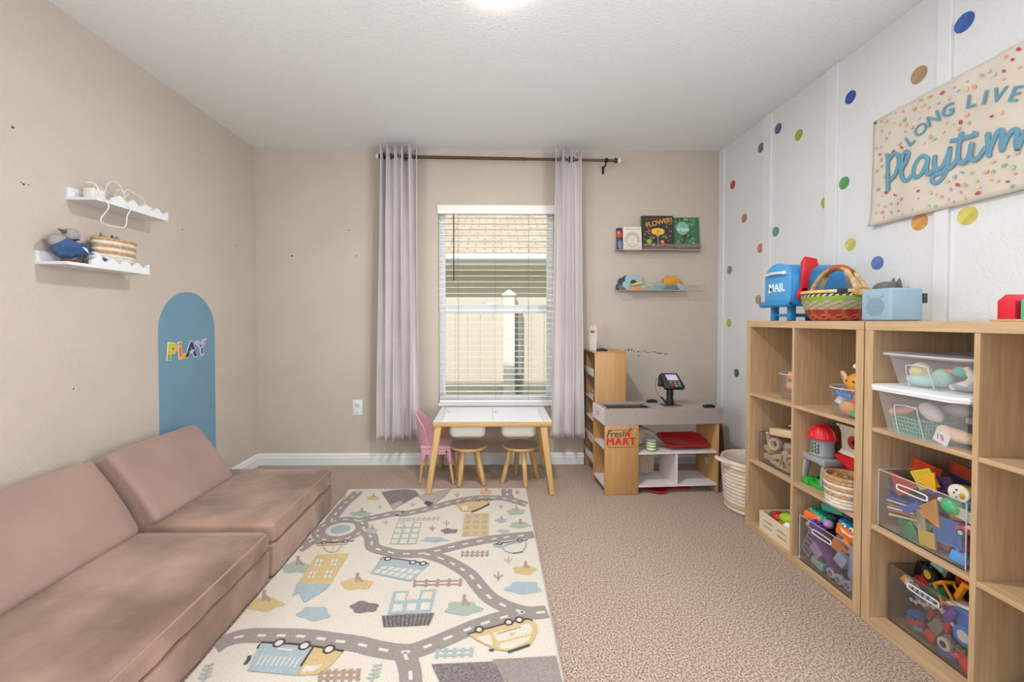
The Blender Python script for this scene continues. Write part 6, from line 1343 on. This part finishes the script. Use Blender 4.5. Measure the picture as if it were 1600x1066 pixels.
t, w = book('dark blue and purple book half hidden at the left end of the upper ledge', .952, 1.02, .178, '3a2c58', '5a2c48', y=by+.018)
m = MB(); disc(m, -.018, .13, .018, 0, .03); disc(m, -.02, .14, .009, 1, lift=.0005); disc(m, -.015, .05, .016, 2, .035); disc(m, -.022, .085, .01, 3); m.obj('cover_art', [pl('d8502c', .5), pl('e8a040', .5), pl('5a88b8', .5), pl('8a3468', .5)], t, 0)
t, w = book('white covered picture book with a round line drawn face on the upper ledge', .992, 1.135, .183, 'e6dccc', 'd0c6b4')
m = MB()
for k in range(28): a = R(-10+200*k/27); lines(m, [(.046*cos(a), .075+.05*sin(a)), (.062*cos(a), .075+.07*sin(a))], .0022, 0)
lines(m, [(.042*cos(2*pi*k/24), .072+.045*sin(2*pi*k/24)) for k in range(25)], .003, 0)
for k, (a, b) in enumerate([(-.02,.02),(-.012,.014),(-.02,.018)]): lines(m, [(a+(b-a)*q/7, .092-k*.02+.004*(-1)**q) for q in range(8)], .0022, 1)
for k in range(5): lines(m, [(-.045+k*.019, .166), (-.038+k*.019, .160), (-.032+k*.019, .168)], .003, 2)
lines(m, [(.052,.165),(.06,.175),(.062,.16)], .003, 0); m.obj('cover_art', [pl('4a4644', .6), pl('7a5a78', .6), pl('c85a50', .6)], t, 0)
t, w = book('large dark picture book titled FLOWER with a yellow bloom on the upper ledge', 1.142, 1.385, .272, '38322c', '5c6434', y=by+.004, th=.022)
m = MB(); m.text('FLOWER!', .052, .0006, basis((.012,-.0008,.218), (1,0,.22), (0,0,1)), 0, offset=.0012, space=.95)
for k in range(12): lines(m, [(-.09+k*.010, .247), (-.085+k*.010, .25)], .003, 1)
disc(m, 0, .145, .026, 2, .032); disc(m, -.028, .148, .022, 2, .024, .0003); disc(m, .028, .148, .022, 2, .024, .0003); disc(m, 0, .14, .009, 0, .026, .0008)
lines(m, [(0,.115),(0,.03)], .005, 3); disc(m, -.045, .10, .022, 4, .012); disc(m, .048, .105, .022, 4, .012); disc(m, -.068, .07, .02, 5); disc(m, .032, .066, .014, 6)
lines(m, [(-.035,.055),(-.028,.04),(-.045,.03)], .007, 7); lines(m, [(-.11,.042),(-.06,.046),(0,.036),(.05,.044),(.115,.038)], .012, 8); lines(m, [(-.11,.015),(.115,.018)], .02, 9)
random.seed(9)
for k in range(34): disc(m, random.choice([-1,1])*random.uniform(.06,.108), random.uniform(.07,.21), .0035, random.choice([1,7,2,10]))
m.obj('cover_art', [pl('d89a48', .5), pl('c87a70', .5), pl('e8bc3a', .5), pl('9aa89a', .5), pl('6a7c3a', .5), pl('8ab048', .5), pl('e08a50', .5), pl('e8c88a', .5), pl('a0685a', .5), pl('7a4a52', .5), pl('7c8ca8', .5)], t, 0)
t, w = book('green picture book titled Trees at the right end of the upper ledge', 1.388, 1.595, .264, '3e6e4c', '4a7a58', y=by+.026, th=.016)
m = MB()
random.seed(4)
for k in range(40): disc(m, random.uniform(-.08,.08), random.uniform(.06,.25), random.uniform(.008,.016), random.choice([0,1,2]))
disc(m, -.026, .178, .048, 3, .052, .0008); lines(m, [(-.022,.13),(-.02,.06)], .014, 4); lines(m, [(-.02,.10),(-.045,.13)], .006, 4); lines(m, [(-.02,.10),(.01,.13)], .006, 4)
m.text('trees', .046, .0006, basis((-.024,-.0032,.17), (1,0,0), (0,0,1)), 5, offset=.0006); 
for k in range(7): lines(m, [(-.055+k*.008, .206), (-.05+k*.008, .209)], .004, 5)
lines(m, [(-.1,.045),(.1,.045)], .02, 6); lines(m, [(-.1,.018),(.1,.018)], .03, 4); lines(m, [(-.08,.03),(.08,.033)], .004, 7)
m.obj('cover_art', [pl('2f5c3c', .5), pl('5a9468', .5), pl('77a884', .5), pl('86b8ae', .5), pl('5c4434', .5), pl('dfeee6', .5), pl('8c6a48', .5), pl('c8a878', .5)], t, 0)

def wshape(label, pts, x, z, y, c, th=.02, roty=0):
    t = thing('wooden_shape', label, 'wooden toy', (x, y, z)); m = MB(); m.prism([(a, -th/2, b) for a, b in pts], (0, th, 0), bev=.0012); m.obj('shape', pl(c, .6), t); return t
def cloud(bumps, base=0):   # outline of a union of bumps, read off by angle from the centre
    cx = sum(b[0] for b in bumps)/len(bumps); pts = []
    for k in range(49):
        a = pi*k/48; best = 0
        for (bx_, bz_, r) in bumps:
            dx, dz = bx_-cx, bz_; B_ = dx*cos(a)+dz*sin(a); D_ = B_*B_-(dx*dx+dz*dz-r*r)
            if D_ > 0: best = max(best, B_+math.sqrt(D_))
        pts.append((cx+best*cos(a), max(.0, best*sin(a))))
    return pts
zs = Z2+.0045
def bx_px(px, py, y=YB-.06): return PY(px, py, y)
wshape('dark navy wooden cloud at the left end of the lower ledge', cloud([(-.035,.03,.03),(-.02,.07,.03),(.02,.08,.04),(.05,.03,.03)]), 1.015, zs, YB-.022, '2c3844')
wshape('large pale teal wooden cloud arch on the lower ledge', cloud([(-.045,.045,.03),(-.02,.09,.034),(.035,.082,.038),(.055,.035,.03),(-.01,.03,.04)]), 1.065, zs, YB-.044, '94b4b8')
wshape('yellow wooden leaf shape in front of the teal cloud', [(-.045,.0),(-.03,.012),(-.015,.015),(0,.022),(.015,.024),(.03,.03),(.045,.028),(.04,.008),(.02,.005),(0,0),(-.02,-.002),(-.035,-.006)], 1.095, zs+.040, YB-.066, 'd8b848', .016)
wshape('small black wooden arc above the yellow leaf shape', [(.022*cos(R(a)), .022*sin(R(a))) for a in range(0, 181, 15)], 1.068, zs+.058, YB-.066, '2a2a2c', .014)
wshape('orange wooden hill at the front of the lower ledge', [(.058*cos(R(a)), .03*sin(R(a))) for a in range(0, 181, 12)], 1.085, zs, YB-.084, 'd09a6c', .018)
wshape('small pale teal wooden drop beside the orange hill', cloud([(0,.022,.022)]), 1.148, zs, YB-.066, '9cc0c4', .014)
wshape('long pale teal wooden cloud lying in the middle of the lower ledge', cloud([(-.05,.012,.016),(-.01,.012,.024),(.04,.012,.026)]), 1.215, zs, YB-.066, '86acae')
wshape('pale wooden bar behind the teal cloud in the middle of the lower ledge', [(-.03,0),(.03,0),(.03,.045),(-.03,.055)], 1.21, zs, YB-.035, 'cbb498', .014)
wshape('teal wooden cloud beside the orange sun', cloud([(-.015,.035,.03),(.02,.03,.03)]), 1.272, zs, YB-.040, '8cb0aa', .018)
sun = [( (.062 if k % 2 else .083)*cos(2*pi*k/20), .005+(.058 if k % 2 else .078)*sin(2*pi*k/20)) for k in range(0, 11)]
wshape('orange wooden sun with rays on the lower ledge', [(a, b+.03) for a, b in sun]+[(-.075,.0),(.075,.0)], 1.375, zs+.012, YB-.030, 'd8962c')
wshape('slate blue wooden hill in front of the orange sun', [(.055*cos(R(a)), .045*sin(R(a))) for a in range(0, 181, 12)], 1.355, zs, YB-.075, '5c7890', .018)
wshape('pale blue wooden drop leaning right of the slate blue hill', [(-.03,.04),(-.012,.05),(.012,.035),(.03,.012),(.028,.0),(.0,.0),(-.022,.022)], 1.425, zs, YB-.075, 'a8bcd4', .016)
